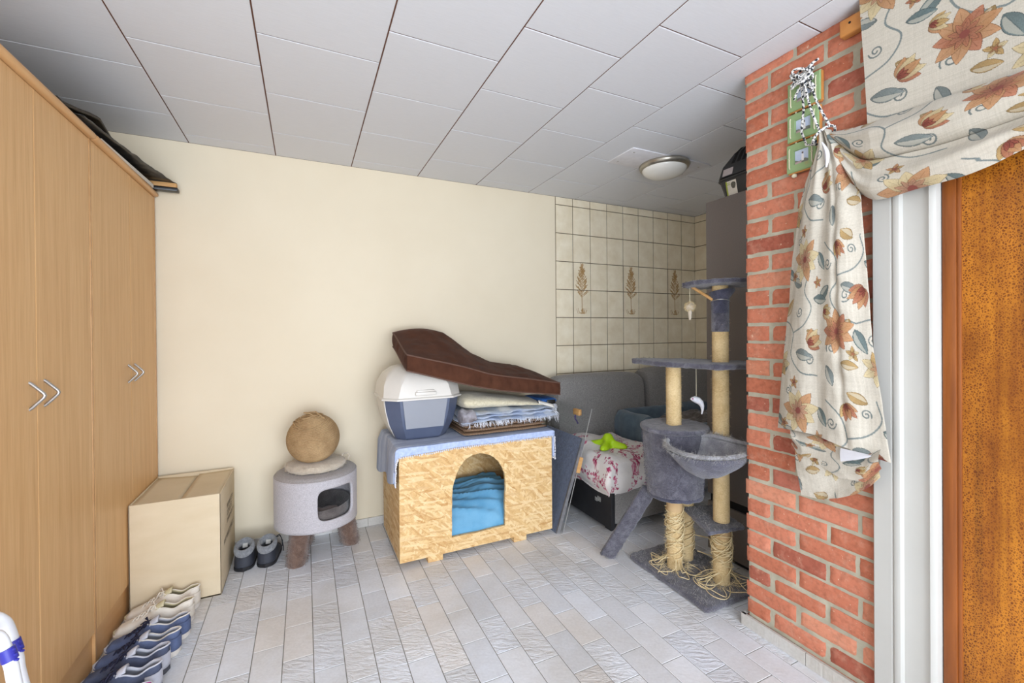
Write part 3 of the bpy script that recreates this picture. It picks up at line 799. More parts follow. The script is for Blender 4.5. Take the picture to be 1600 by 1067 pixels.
def ankle_shoe(label, loc, rz, lace):
    t = thing('slip_on_shoe', label, 'shoe', loc, 'fleece-lined pair of black shoes', rz)
    L, W, H = .25, .105, .112   # toe towards +y
    def width(s):
        a = math.sqrt(max(0, 1 - ((.2 - s) / .2) ** 2)) if s < .2 else 1
        b = math.sqrt(max(0, 1 - ((s - .72) / .28) ** 2)) if s > .72 else 1
        return W / 2 * a * b * (.88 + .12 * s)
    def height(s):
        return H * (1 if s < .42 else max(.42, 1 - (s - .42) * 2.0) if s < .8 else .42 - (s - .8) * 1.2)
    mb = MB()
    for sg in (1, -1):
        G = []
        for i in range(37):
            s = i / 36; w, h = width(s), height(s)
            row = []
            for j in range(11):
                am = .62 if s < .38 else .62 + .38 * min(1, (s - .38) / .12)
                a = am * PI / 2 * j / 10
                row.append((sg * w * math.cos(a) ** .55 if math.cos(a) > 1e-6 else 0, s * L, .016 + (h - .016) * (math.sin(a) / math.sin(am * PI / 2)) ** .9))
            G.append(row)
        mb.grid(G, flip=(sg < 0))
    u = obj('upper', mb, ['sh_black', 'fleece_grey'], t, world=False, smooth=60, recalc=False, weld=.0002, mods=[('SOLIDIFY', dict(thickness=.008, offset=-1, material_offset=1)), ('SUBSURF', dict(levels=1, render_levels=1))])
    out = [(width(i / 30) * 1.03, i / 30 * L) for i in range(31)]
    poly = out + [(-x, y) for x, y in reversed(out)]
    poly = [p for k, p in enumerate(poly) if k == 0 or (abs(p[0] - poly[k - 1][0]) + abs(p[1] - poly[k - 1][1])) > 1e-4]
    obj('sole', MB().prism(poly, 0, .02, .004), 'black_box', t, world=False, smooth=50)
    obj('insole', MB().prism([(x * .85, y * .97 + .004) for x, y in poly], .02, .026), 'sh_inblack', t, world=False, smooth=0)
    ring = []
    for k in range(40):
        a = 2 * PI * k / 40; ring.append((.038 * math.cos(a), .058 + .052 * math.sin(a), H - .004 + .012 * math.sin(a)))
    c = MB(); P = []
    for k, p in enumerate(ring):
        a = 2 * PI * k / 40
        P.append([((.039 + .011 * math.cos(q)) * math.cos(a), .058 + (.052 + .011 * math.cos(q)) * math.sin(a), H - .006 + .012 * math.sin(a) + .021 * math.sin(q) + .002 * nz3((a, q, 0), 4)) for q in np.linspace(0, 2 * PI, 13)[:-1]])
    c.grid(P, closeu=True, closev=True)
    col = obj('fleece_collar', c, 'fleece_grey', u, world=False)
    f = MB(); pts = []; nn = []
    for _ in range(500):
        a = RNG.random() * 2 * PI; q = RNG.random() * 2 * PI
        pts.append(((.039 + .011 * math.cos(q)) * math.cos(a), .058 + (.052 + .011 * math.cos(q)) * math.sin(a), H - .006 + .012 * math.sin(a) + .021 * math.sin(q)))
        nn.append((math.cos(q) * math.cos(a), math.cos(q) * math.sin(a), math.sin(q)))
    lab = MB().box((-.012, .088, H - .02), (.012, .092, H + .002), rot=Matrix.Rotation(-.5, 3, 'X'))
    obj('label', lab, 'white_paint', u, world=False, smooth=0)
    if lace:
        l = MB(); l.tube([(.03, .11, H), (.052, .11, H + .016), (.066, .09, H + .002), (.078, .07, H - .035), (.08, .062, H - .06)], .0025, 6)
        l.tube([(.03, .11, H), (.055, .12, H + .005), (.068, .105, H - .02), (.07, .09, H - .045)], .0025, 6)
        obj('lace', l, 'sh_inblack', t, world=False)
    return t
ankle_shoe('black fleece-lined shoe touching the cardboard box', (-.312, 2.712, 0), -.03, False)
ankle_shoe('black fleece-lined shoe with trailing lace, beside the grey stool leg', (-.208, 2.705, 0), -.12, True)

# ------------------------------------------------------------------ folding rack (bottom left)
t = thing('drying_rack', 'folded white tubular drying rack with blue clips in the near left corner', 'rack', (-.55, 1.3, 0))
def smooth_path(pts, n=8):
    P = [Vector(p) for p in pts]; Q = [2 * P[0] - P[1]] + P + [2 * P[-1] - P[-2]]; out = []
    for i in range(1, len(Q) - 2):
        a, b, c, d = Q[i - 1:i + 3]
        for k in range(n):
            q = k / n; out.append(.5 * ((2 * b) + (c - a) * q + (2 * a - 5 * b + 4 * c - d) * q * q + (3 * b - a - 3 * c + d) * q ** 3))
    return out + [P[-1]]
for leg_pts, cp in (([(-.78, 1.44, .60), (-.69, 1.405, .632), (-.645, 1.389, .637), (-.624, 1.379, .630), (-.611, 1.373, .611), (-.594, 1.364, .55), (-.583, 1.358, .488), (-.52, 1.33, .24), (-.46, 1.30, .012)], (-.5985, 1.3665, .572)),
                    ([(-.76, 1.375, .60), (-.65, 1.325, .632), (-.603, 1.303, .636), (-.589, 1.296, .630), (-.581, 1.292, .612), (-.568, 1.286, .573), (-.560, 1.281, .53), (-.51, 1.26, .26), (-.45, 1.23, .012)], (-.5735, 1.288, .597))):
    l_ = obj('tube_leg', MB().tube(smooth_path(leg_pts), .0115, 16), 'white_metal', t, smooth=80)
    c = MB(); ax = Vector((.02, -.007, -.07)).normalized(); a0 = Vector(cp); sd = Vector((.9, -.43, 0))
    c.tube([a0 + ax * q for q in (-.013, .013)], .0135, 18)
    for q in (-.0115, 0, .0115): c.tube([a0 + ax * q + sd * .010, a0 + ax * q + sd * .0175], .0027, 8)
    obj('clip', c, 'blue_clip', l_)
obj('tube_leg', MB().tube(smooth_path([(-.78, 1.44, .60), (-.80, 1.43, .58), (-.84, 1.40, .40), (-.86, 1.37, .012)]), .0115, 14), 'white_metal', t) if False else None
obj('cross_tube', MB().tube([(-.70, 1.405, .628), (-.685, 1.34, .628)], .008, 12), 'white_metal', t)

# ------------------------------------------------------------------ soft slab helper
def softbar(mb, x0, x1, y0, y1, zlo, zhi, nx=40, nr=36, p=4.0, amp=.004, fr=9, seed=0, pe=4.0, fn=None, mi=0):
    """cushion-like slab; zlo/zhi may be functions of (x, y)"""
    P = []
    for i in range(nx + 1):
        u = -1 + 2 * i / nx; u = math.copysign(abs(u) ** .7, u)
        e = max(1e-3, (1 - abs(u) ** pe)) ** (1 / pe)
        row = []
        for k in range(nr):
            a = 2 * PI * k / nr; c, s_ = math.cos(a), math.sin(a)
            yy = math.copysign(abs(c) ** (2 / p), c); zz = math.copysign(abs(s_) ** (2 / p), s_)
            x = (x0 + x1) / 2 + (x1 - x0) / 2 * u
            y = (y0 + y1) / 2 + (y1 - y0) / 2 * yy * (.9 + .1 * e)
            lo = zlo(x, y) if callable(zlo) else zlo; hi = zhi(x, y) if callable(zhi) else zhi
            z = (lo + hi) / 2 + (hi - lo) / 2 * zz * e
            q = Vector((x, y, z)); d = amp * mnoise.fractal(Vector((x * fr, y * fr, z * fr + seed)), 1.0, 2.0, 3)
            q.z += d; q.y += d * .6
            row.append(tuple(fn(q) if fn else q))
        P.append(row)
    b0 = len(mb.v); mb.grid(P, closev=True, mi=mi)
    mb.f.append(tuple(b0 + k for k in reversed(range(nr)))); mb.f.append(tuple(b0 + nx * nr + k for k in range(nr))); mb.mi += [mi, mi]
    return mb

# ------------------------------------------------------------------ round cat stool
SXc, SYc, SR, SZ0, SZ1 = .052, 2.768, .213, .198, .472
t = thing('cat_stool', 'round grey tweed cat stool with window opening and fuzzy brown legs', 'stool', (SXc, SYc, 0))
def shell_with_window():
    mb = MB(); H = SZ1 - SZ0
    u0, u1 = math.radians(-104), math.radians(-22)      # window sector (angle about the axis)
    uc = (u0 + u1) / 2
    wa0, wa1, wz0_, wz1_ = math.radians(-90), math.radians(-33), .055, .228
    cz = (wz0_ + wz1_) / 2; hw = (wa1 - wa0) / 2; hh = (wz1_ - wz0_) / 2; ca = (wa0 + wa1) / 2
    zs8 = np.linspace(0, H, 17); as8 = np.linspace(u0, u1, 25)
    outer = [(u0, z) for z in zs8[:-1]] + [(a, H) for a in as8[:-1]] + [(u1, z) for z in zs8[::-1][:-1]] + [(a, 0) for a in as8[::-1][:-1]]
    inner = []
    for a, z in outer:
        da, dz = (a - ca) / hw, (z - cz) / hh; k = (abs(da) ** 5 + abs(dz) ** 5) ** (-1 / 5); inner.append((ca + da * hw * k, cz + dz * hh * k))
    P = [[(i_[0] + (o_[0] - i_[0]) * q, i_[1] + (o_[1] - i_[1]) * q) for i_, o_ in zip(inner, outer)] for q in np.linspace(0, 1, 7)]
    W = lambda a, z: (SXc + SR * math.cos(a), SYc + SR * math.sin(a), SZ0 + z)
    mb.grid([[W(a, z) for a, z in row] for row in P], closev=True)
    A = np.linspace(u1, u0 + 2 * PI, 60)
    mb.grid([[W(a, z) for z in np.linspace(0, H, 17)] for a in A])
    return mb
sh = obj('drum', shell_with_window(), ['stool_fabric', 'stool_top'], t, smooth=50, weld=.0006, mods=[('SOLIDIFY', dict(thickness=.014, offset=0, material_offset=0, material_offset_rim=0))])
obj('lid', MB().lathe([(.001, .02), (.14, .021), (.195, .018), (.211, .01), (.215, 0), (.215, -.012), (.20, -.014), (.001, -.014)], (SXc, SYc, SZ1), 64, cap=False), 'stool_top', t, smooth=50)
obj('bottom_board', MB().lathe([(.001, 0), (.212, 0), (.212, .012), (.001, .012)], (SXc, SYc, SZ0), 64, cap=False), 'stool_fabric', t)
obj('piping', MB().tube([(SXc + .2145 * math.cos(a), SYc + .2145 * math.sin(a), SZ1 + .001) for a in np.linspace(0, 2 * PI, 64)[:-1]], .0035, 8, closed=True), 'stool_top', t)
def leg(bx, by, tx, ty, rb, rt):
    P = []
    for i, q in enumerate(np.linspace(0, 1, 14)):
        c = (bx + (tx - bx) * q, by + (ty - by) * q, .0 + (SZ0 + .004) * q); r = rb + (rt - rb) * q
        if i == 0: r *= .9
        P.append([(c[0] + r * math.cos(a) + .004 * nz3((a, q * 4, bx), 3), c[1] + r * math.sin(a) + .004 * nz3((a, q * 4, by), 3), c[2]) for a in np.linspace(0, 2 * PI, 25)[:-1]])
    mb = MB(); mb.grid(P, closev=True); b = len(P[0]); mb.f.append(tuple(reversed(range(b)))); mb.f.append(tuple(range((len(P) - 1) * b, len(P) * b))); mb.mi += [0, 0]; return mb
for (bx, by, tx, ty) in ((-.055, 2.668, -.03, 2.70), (.238, 2.805, .20, 2.80), (-.02, 2.90, .0, 2.87)):
    l = obj('leg', leg(bx, by, tx, ty, .05, .056), 'plush_brown', t)
    pts = []; nn = []
    for _ in range(700):
        a = RNG.random() * 2 * PI; q = RNG.random()
        pts.append((bx + (tx - bx) * q + .053 * math.cos(a), by + (ty - by) * q + .053 * math.sin(a), SZ0 * q)); nn.append((math.cos(a), math.sin(a), -.3))
    prop(obj('pile', MB().fibres(pts, nn, .009, .0006, .5, .2, 2), 'plush_brown', l, smooth=0), kind='stuff')
cu = thing('cat_cushion', 'dark grey plush cushion inside the round grey cat stool', 'cushion', (SXc, SYc, SZ0 + .013))
P = []
for r in np.linspace(0.001, 1, 14):
    P.append([(SXc + .18 * r * math.cos(a), SYc + .18 * r * math.sin(a), SZ0 + .03 + .02 * r + .055 * r ** 6 * (1 if r < 1 else .96) + .008 * nz3((r * 2 * math.cos(a), r * 2 * math.sin(a), 0), 2)) for a in np.linspace(0, 2 * PI, 49)[:-1]])
P.append([(SXc + .19 * math.cos(a), SYc + .19 * math.sin(a), SZ0 + .07) for a in np.linspace(0, 2 * PI, 49)[:-1]])
P.append([(SXc + .185 * math.cos(a), SYc + .185 * math.sin(a), SZ0 + .013) for a in np.linspace(0, 2 * PI, 49)[:-1]])
obj('pad', MB().grid(P, closev=True), m_plush('charcoal_plush', S(92, 86, 84), S(60, 56, 56), S(124, 116, 112)), cu)
softb = softbar(MB(), SXc - .06, SXc + .11, SYc - .15, SYc - .04, SZ0 + .04, SZ0 + .085, 20, 20, 2.5, .012, 14)
obj('fold', softb, 'plush_brown', cu)

# sisal ball on its plush base
t = thing('scratching_ball', 'brown sisal scratching ball on a beige plush base on the cat stool', 'cat toy', (.045, 2.765, SZ1 + .021))
BZ = SZ1 + .021
P = []
for r, z in ((.001, .046), (.09, .048), (.13, .046), (.152, .038), (.160, .022), (.152, .006), (.13, .001), (.001, .0)):
    P.append([(.052 + r * 1.0 * math.cos(a), 2.765 + r * .95 * math.sin(a), BZ + z + (.004 * nz3((math.cos(a), math.sin(a), r * 9), 4) if z > .004 else 0)) for a in np.linspace(0, 2 * PI, 49)[:-1]])
bs = obj('base', MB().grid(P, closev=True, flip=True), 'plush_beige', t)
pts = []; nn = []
for _ in range(900):
    a = RNG.random() * 2 * PI; z = RNG.random()
    pts.append((.052 + .156 * math.cos(a), 2.765 + .149 * math.sin(a), BZ + .005 + .035 * z)); nn.append((math.cos(a), math.sin(a), z - .3))
prop(obj('pile', MB().fibres(pts, nn, .010, .0006, .6, .1, 2), 'plush_beige', bs, smooth=0), kind='stuff')
BR = .141; bc = Vector((.038, 2.765, BZ + .04 + BR * .94))
prof = []
nt_ = 46
for i in range(nt_ * 6 + 1):
    a = -PI / 2 + PI * i / (nt_ * 6); rip = .0028 * abs(math.sin(PI * i / 6))
    prof.append(((BR * .985 + rip) * math.cos(a) + 1e-4, (BR * .965 + rip) * math.sin(a)))
tilt = Matrix.Rotation(.18, 3, 'X') @ Matrix.Rotation(-.12, 3, 'Y')
mb = MB(); mb.lathe(prof, (0, 0, 0), 72, cap=False); mb.v = [tuple(tilt @ Vector(p) + bc) for p in mb.v]
bl = obj('ball', mb, 'sisal_brown', t, smooth=70)
mb = MB()
for k in range(5):
    th0 = RNG.random() * 6; pts = []
    for q in np.linspace(0, 1, 40):
        a = th0 + q * (3 + 2 * RNG.random() * 0 + k * .4); el = math.radians(48 + 9 * k + 5 * math.sin(q * 7 + k))
        pts.append(bc + tilt @ Vector(((BR + .005) * math.cos(el) * math.cos(a), (BR + .005) * math.cos(el) * math.sin(a), (BR * .98 + .003) * math.sin(el))))
    mb.tube(pts, .0036, 7)
top = bc + tilt @ Vector((0, 0, BR))
mb.tube([top + Vector((.02, -.02, -.004)), top + Vector((.0, -.03, .014)), top + Vector((-.03, -.01, .018)), top + Vector((-.012, .02, .012)), top + Vector((.03, .01, .016)), top + Vector((.06, -.02, -.01)), top + Vector((.075, -.03, -.02))], .004, 7)
obj('loose_rope', mb, 'sisal_brown', bl)
obj('rope_loop', MB().tube([(.19, 2.80, BZ + .03), (.20, 2.79, BZ + .058), (.222, 2.775, BZ + .062), (.232, 2.76, BZ + .048), (.222, 2.75, BZ + .03)], .0055, 8), 'plush_beige', t)

# ------------------------------------------------------------------ OSB dog house
DX0, DX1, DY0, DY1, DZ0, DZ1 = .447, 1.392, 2.36, 2.885, .032, .645
t = thing('dog_house', 'OSB dog house with arched opening against the cream wall', 'dog house', ((DX0 + DX1) / 2, (DY0 + DY1) / 2, 0))
TH = .018
def arch_plate():
    bm = bmesh.new()
    out = [(DX0, DZ0), (DX1, DZ0), (DX1, DZ1), (DX0, DZ1)]
    oo = []
    for (x, z), (x2, z2) in zip(out, out[1:] + out[:1]):
        for q in range(12): oo.append((x + (x2 - x) * q / 12, z + (z2 - z) * q / 12))
    hole = [(.737, .112), (.738, .25), (.742, .36), (.752, .42), (.765, .46), (.792, .51), (.825, .545), (.865, .562), (.91, .566), (.955, .556), (.995, .535), (1.03, .498), (1.052, .458), (1.068, .42), (1.073, .36), (1.067, .25), (1.066, .114)]
    hh = []
    for (x, z), (x2, z2) in zip(hole, hole[1:] + hole[:1]):
        for q in range(4): hh.append((x + (x2 - x) * q / 4 + RNG.normal(0, .0012), z + (z2 - z) * q / 4 + RNG.normal(0, .0012)))
    ed = []
    for loop in (oo, hh):
        vs = [bm.verts.new((x, DY0, z)) for x, z in loop]
        for a in range(len(vs)): ed.append(bm.edges.new((vs[a], vs[(a + 1) % len(vs)])))
    bmesh.ops.triangle_fill(bm, edges=ed, use_beauty=True, use_dissolve=False, normal=(0, -1, 0))
    bm.normal_update()
    r = bmesh.ops.extrude_face_region(bm, geom=bm.faces[:])
    for v in r['geom']:
        if isinstance(v, bmesh.types.BMVert): v.co.y += TH
    bmesh.ops.recalc_face_normals(bm, faces=bm.faces[:])
    return MB().bm(bm)
obj('front_panel', arch_plate(), 'osb', t, smooth=30)
for x in (DX0, DX1 - TH): obj('side_panel', MB().box((x, DY0 + TH, DZ0), (x + TH, DY1, DZ1)), 'osb', t, smooth=0)
obj('back_panel', MB().box((DX0 + TH, DY1 - TH, DZ0), (DX1 - TH, DY1, DZ1)), 'osb', t, smooth=0)
obj('floor_panel', MB().box((DX0 + TH, DY0 + TH, DZ0), (DX1 - TH, DY1 - TH, DZ0 + TH)), 'osb', t, smooth=0)
obj('roof_panel', MB().box((DX0 + TH, DY0 + TH, DZ1 - TH), (DX1 - TH, DY1 - TH, DZ1)), 'osb', t, smooth=0)
for x in (.60, 1.125): obj('foot', MB().box((x, DY0 + .0, 0), (x + .085, DY1 - .02, DZ0), .002), 'osb', t)

# turquoise towel inside
mb = MB(); P = []
for x in np.linspace(.60, 1.22, 70):
    row = []
    for y in np.linspace(2.384, 2.80, 60):
        v = (y - 2.384) / .416
        base = .10 + .21 * (1 - math.exp(-v * 5)) * (1 - .35 * v)
        w_ = (x - .60) / .62
        base = .10 + .15 * (1 - math.exp(-v * 7)) + .035 * w_
        q_ = v * 6.5 + w_ * 1.6 + 1.2 * nz3((x * 3, y * 3, 1), 1)
        ridge = .016 * (1 - abs(2 * (q_ % 1) - 1)) ** 1.5 * (1 if int(q_) % 2 else .6) + .012 * abs(nz3((x * 8 + y * 6, y * 30, 5))) + .012 * nz3((x * 4, y * 6, 2))
        edge = min(1, (x - .59) / .05, (1.23 - x) / .05)
        side = .025 * math.exp(-((x - 1.03) / .09) ** 2) * math.exp(-((v - .55) / .3) ** 2) * 1.0
        z = .055 + max(0, edge) * (base + ridge + side - .05)
        row.append((x, y + .008 * nz3((x * 6, y * 6, 7)), z))
    P.append(row)
front = [[(r[0][0], r[0][1] - .002, .053 + (r[0][2] - .053) * q) for q in (0, .5)] + r for r in P]
prop(obj('towel', mb.grid(front), 'turq', mods=[('SOLIDIFY', dict(thickness=.006))]), 'crumpled turquoise towel filling the arched opening of the dog house', 'towel')

# blue cotton rug draped over the house
RT = DZ1 + .004
rug = thing('rug', 'pale blue cotton rug with white scalloped hem draped over the dog house', 'rug', ((DX0 + DX1) / 2, (DY0 + DY1) / 2, RT))
def drape(u, v):
    """u: metres right of the left edge of the roof, v: metres behind the front edge (negative = overhang)"""
    W_, o = DX1 - DX0, .006
    a, b, c = max(0, -u), max(0, -v), max(0, u - W_)
    x = DX0 + min(max(u, 0), W_); y = DY0 + max(v, 0); z = RT + .002 * nz3((u * 8, v * 8, 0)) + .0015
    z = max(z, DZ1 + .002)
    if a > 0 and b > 0:                       # free corner hangs as a cone beside the edge
        d = math.hypot(a, b); an = math.atan2(b, a)
        x -= o + .012 * math.cos(an) + .03 * d; y -= o + .006 * math.sin(an); z -= d
    elif c > 0 and b > 0:
        d = math.hypot(c, b); x += o + .01; y -= o; z -= d
    elif a > 0: x -= o + .022 * min(1, a / .06) * (.6 + .4 * math.sin(v * 16)) + .05 * a; z -= max(0, a - .004)
    elif c > 0: x += o + .006 * math.sin(v * 20); z -= max(0, c - .004)
    elif b > 0: y -= o + .002 * math.sin(u * 15); z -= max(0, b - .004)
    return (x, y, z)
def fov(u):   # front overhang
    return .036 + .014 * max(0, 1 - max(u, 0) / .3)
US = np.concatenate([np.linspace(-.2, 0, 30), np.linspace(.01, DX1 - DX0, 80), np.linspace(DX1 - DX0 + .006, DX1 - DX0 + .17, 16)])
def left_over(v): return .19 + .05 * max(0, v) / .5 + .012 * math.sin(max(0, v) * 18)
P = []
for u in US:
    uu = u
    row = []
    fo_ = .05
    for v in np.concatenate([np.linspace(-1, 0, 8), np.linspace(.01, DY1 - DY0 - .01, 44)]):
        vv = v * fov(u) if v < 0 else v
        ue = u * left_over(vv) / .2 if u < 0 else u
        row.append(drape(ue, vv))
    P.append(row)
nf = 8
fld = obj('field', MB().grid([r[nf - 1:] for r in P]), 'rug', rug, mods=[('SOLIDIFY', dict(thickness=.004, offset=1))])
obj('border', MB().grid([r[:nf] for r in P]), 'rug_blue', rug, mods=[('SOLIDIFY', dict(thickness=.004, offset=1))])
hem = [Vector(r[0]) for r in P] + [Vector(q) for q in P[-1][1:]]
mb = MB(); acc = 0
for a, b in zip(hem, hem[1:]):
    L = (b - a).length; n = max(1, int(L / .009))
    for k in range(n):
        p = a + (b - a) * (k / n); q = Vector((0, -.0075, -.004)) + Vector(RNG.normal(0, .0012, 3))
        mb.lathe([(.001, -.0055), (.0048, 0), (.001, .0055)], tuple(p + q), 6)
obj('scalloped_hem', mb, 'white_fringe', rug)

# ------------------------------------------------------------------ hooded litter box
LX, LY, LZ = .612, 2.655, DZ1 + .0095
t = thing('litter_box', 'hooded cat litter box, cream hood over slate blue base, on the blue rug', 'litter box', (LX, LY, LZ))
def oct_(hx, hy, c):
    base = [(hx - c, -hy), (hx, -hy + c), (hx, hy - c), (hx - c, hy), (-hx + c, hy), (-hx, hy - c), (-hx, -hy + c), (-hx + c, -hy)]
    out = []
    for (x, y), (x2, y2) in zip(base, base[1:] + base[:1]):
        for q in range(5): out.append((x + (x2 - x) * q / 5, y + (y2 - y) * q / 5))
    return out
def loft(secs): return [[(LX + x, LY + y, LZ + z) for x, y in oct_(hx, hy, c)] for z, hx, hy, c in secs]
mb = MB(); L_ = loft([(.0, .135, .15, .045), (.012, .15, .165, .052), (.09, .185, .198, .062), (.17, .205, .215, .068), (.242, .214, .222, .07)])
mb.grid(L_, closev=True); mb.f.append(tuple(reversed(range(40)))); mb.mi.append(0)
obj('base', mb, 'navy_plastic', t, smooth=28, mods=[('BEVEL', dict(width=.004, segments=2))] if False else None)
mb = MB(); L_ = loft([(.238, .219, .227, .07), (.238, .232, .238, .072), (.246, .232, .238, .072), (.252, .222, .230, .07), (.32, .214, .222, .08), (.38, .185, .192, .09), (.415, .14, .145, .08), (.428, .08, .085, .05), (.430, .01, .01, .004)])
hood = obj('hood', mb.grid(L_, closev=True), 'white_plastic', t, smooth=35)
fl_ = MB(); q = [(-.108, -.2075, .075), (.108, -.2075, .075), (.128, -.2265, .236), (-.128, -.2265, .236)]
fl_.add([(LX + x, LY + y - .002, LZ + z) for x, y, z in q], [(0, 1, 2, 3)])
obj('door_flap', fl_, 'clear_grey', t, smooth=0, mods=[('SOLIDIFY', dict(thickness=.003)), ('BEVEL', dict(width=.0012, segments=2))])
mb = MB()
for sg in (-1, 1):
    mb.box((LX + sg * .222 - .006, LY - .12, LZ + .02), (LX + sg * .222 + .006, LY + .2, LZ + .24), .004) if False else None
P = [[(LX - hx - .004, LY + y, LZ + z) for y in np.linspace(-hy + c, hy - c, 8)] for z, hx, hy, c in ((.02, .152, .165, .052), (.09, .185, .198, .062), (.17, .205, .215, .068), (.238, .214, .222, .07))]
obj('side_skirt', MB().grid(P), 'white_plastic', t, mods=[('SOLIDIFY', dict(thickness=.004))])
obj('latch', MB().box((LX - .06, LY - .243, LZ + .262), (LX + .06, LY - .226, LZ + .282), .004, 3).box((LX - .05, LY - .234, LZ + .28), (LX + .05, LY - .22, LZ + .292), .003), 'white_plastic', hood)

# ------------------------------------------------------------------ folded textiles stack
zb = DZ1 + .010
t = thing('striped_mat', 'brown striped woven mat folded at the bottom of the textile pile', 'mat', (1.11, 2.6, zb))
mb = MB()
for k in range(3): softbar(mb, .832 + .004 * k, 1.39 - .006 * k, 2.405 + .004 * k, 2.83, zb + .021 * k, zb + .021 * k + .0235, 40, 24, 2.6, .003, 12, k)
obj('folded_layers', mb, 'stripe', t)
zb2 = zb + .067
t = thing('plaid_blanket', 'pale blue plaid blanket with white fringe folded in the textile pile', 'blanket', (1.12, 2.6, zb2))
mb = MB()
for k, (a, b_) in enumerate(((.822, 1.47), (.832, 1.452), (.84, 1.455))):
    hi0 = zb2 + .023 * (k + 1) + .004
    softbar(mb, a, b_, 2.40 + .006 * (k % 2), 2.85, (lambda x, y, k=k: zb2 + .023 * k - (.02 * max(0, (x - 1.30) / .17) if k < 3 else 0) * .0), (lambda x, y, h=hi0: h), 60, 28, 2.2, .013, 9, k * 3)
bo = obj('folded_layers', mb, 'plaid', t)
mb = MB()
for k in range(260):
    y = 2.41 + .40 * RNG.random(); z = zb2 + .01 + .075 * RNG.random(); p = Vector((1.452 + RNG.normal(0, .004), y, z)); L = .03 + .035 * RNG.random()
    mb.tube([p, p + Vector((.012, RNG.normal(0, .004), -.3 * L)), p + Vector((.02, RNG.normal(0, .008), -L))], [.0016, .0014, .0008], 4)
for k in range(170):
    x = .86 + .55 * RNG.random(); p = Vector((x, 2.402, zb2 + .012 + RNG.normal(0, .004))); L = .012 + .02 * RNG.random()
    mb.tube([p, p + Vector((RNG.normal(0, .003), -.006, -.4 * L)), p + Vector((RNG.normal(0, .006), -.008, -L))], [.0013, .0011, .0006], 4)
prop(obj('fringe', mb, 'white_fringe', t), kind='stuff')
mb = softbar(MB(), .818, .91, 2.392, 2.5, zb2 - .004, zb2 + .085, 24, 24, 2.2, .02, 18, 9)
obj('corner_fold', mb, simple('grey_brown_plaid', S(186, 186, 196), S(108, 98, 98), 16, rough=.95, bump=.4, bscale=150), t)
zb3 = zb2 + .074
t = thing('fleece_blanket', 'cream fleece blanket folded on top of the textile pile', 'blanket', (1.11, 2.6, zb3))
mb = MB()
softbar(mb, .84, 1.43, 2.415, 2.84, zb3, lambda x, y: zb3 + .108 - .082 * max(0, min(1, (x - .88) / .5)), 60, 36, 2.4, .006, 8, 2)
obj('folded_layers', mb, 'cream_fleece', t)
t = thing('folded_bag', 'blue and black folded bag with white strap at the right end of the pile', 'bag', (1.42, 2.53, zb3 + .012))
obj('cloth', softbar(MB(), 1.36, 1.478, 2.43, 2.68, zb3 + .01, zb3 + .045, 20, 20, 3, .003, 12), simple('royal_blue_nylon', S(58, 112, 184), S(40, 84, 150), 12, rough=.6), t)
obj('trim', MB().box((1.40, 2.422, zb3 + .006), (1.462, 2.436, zb3 + .034), .004), 'black_gloss', t)
obj('strap', MB().grid([[(1.33 + .11 * q, 2.412 + .006 * math.sin(q * 5) - .008 * w, zb3 + .04 - .035 * q - .02 * w) for w in (0, 1)] for q in np.linspace(0, 1, 10)]), 'white_plastic', t, mods=[('SOLIDIFY', dict(thickness=.003))])

# ------------------------------------------------------------------ brown cushion over everything
def interp(tab, x):
    if x <= tab[0][0]: return tab[0][1]
    for (a, va), (b, vb) in zip(tab, tab[1:]):
        if x <= b:
            u = (x - a) / (b - a); return va + (vb - va) * u
    return tab[-1][1]
FT = [(.50, 1.150), (.60, 1.125), (.742, 1.092), (.858, 1.062), (.979, 1.022), (1.10, 1.0), (1.238, .980), (1.38, .955), (1.49, .935)]
RT_ = [(.50, 1.268), (.58, 1.288), (.70, 1.295), (.822, 1.272), (.90, 1.215), (.978, 1.152), (1.05, 1.10), (1.15, 1.06), (1.34, 1.030), (1.49, .985)]
FB = [(.48, 1.068), (.60, 1.035), (.74, .995), (.877, .957), (1.062, .918), (1.25, .892), (1.489, .862)]
def smooth_tab(tab, n=3):
    xs_ = np.linspace(tab[0][0], tab[-1][0], 80); ys_ = np.array([interp(tab, x) for x in xs_])
    for _ in range(n): ys_[1:-1] = (ys_[:-2] + 2 * ys_[1:-1] + ys_[2:]) / 4
    return list(zip(xs_, ys_))
FT, RT_, FB = smooth_tab(FT, 8), smooth_tab(RT_, 14), smooth_tab(FB, 8)
t = thing('dog_cushion', 'large chocolate brown piped cushion sagging over litter box and textile pile', 'cushion', (1.0, 2.6, .9))
CY0, CY1 = 2.405, 2.83
def ctop(s, v):
    x = .505 + .98 * s
    f, r = interp(FT, x), interp(RT_, x); w = v * v * (3 - 2 * v) * .35 + v * .65
    puff = .016 * (math.sin(PI * min(1, max(0, v))) * math.sin(PI * s)) ** .5
    wr = .012 * mnoise.fractal(Vector((x * 8, v * 4, 1)), 1, 2, 4) + .012 * math.exp(-((x - 1.2) / .12) ** 2) * math.sin((x - 1.08) * 48 + v * 2) * v * .5
    edge = min(s, 1 - s, v, 1 - v) * 12
    return f + (r - f) * w + puff + wr * min(1, edge)
def cbot(s, v):
    x = .505 + .98 * s
    th = interp(FT, x) - interp(FB, x)
    return ctop(s, v) - th * (1.0 if v < .02 else 1.0) + .0 * v
S_ = np.linspace(0, 1, 90); V_ = np.linspace(0, 1, 44)
def pos(s, v, z):
    return (.505 + .98 * s - (.02 * (1 - s)) * 0, CY0 + (CY1 - CY0) * v - .02 * math.sin(PI * s) * (1 - v), z)
tp = [[pos(s, v, ctop(s, v)) for v in V_] for s in S_]; bt = [[pos(s, v, cbot(s, v)) for v in V_] for s in S_]
mb = MB().grid(tp); mb.grid(bt, flip=True)
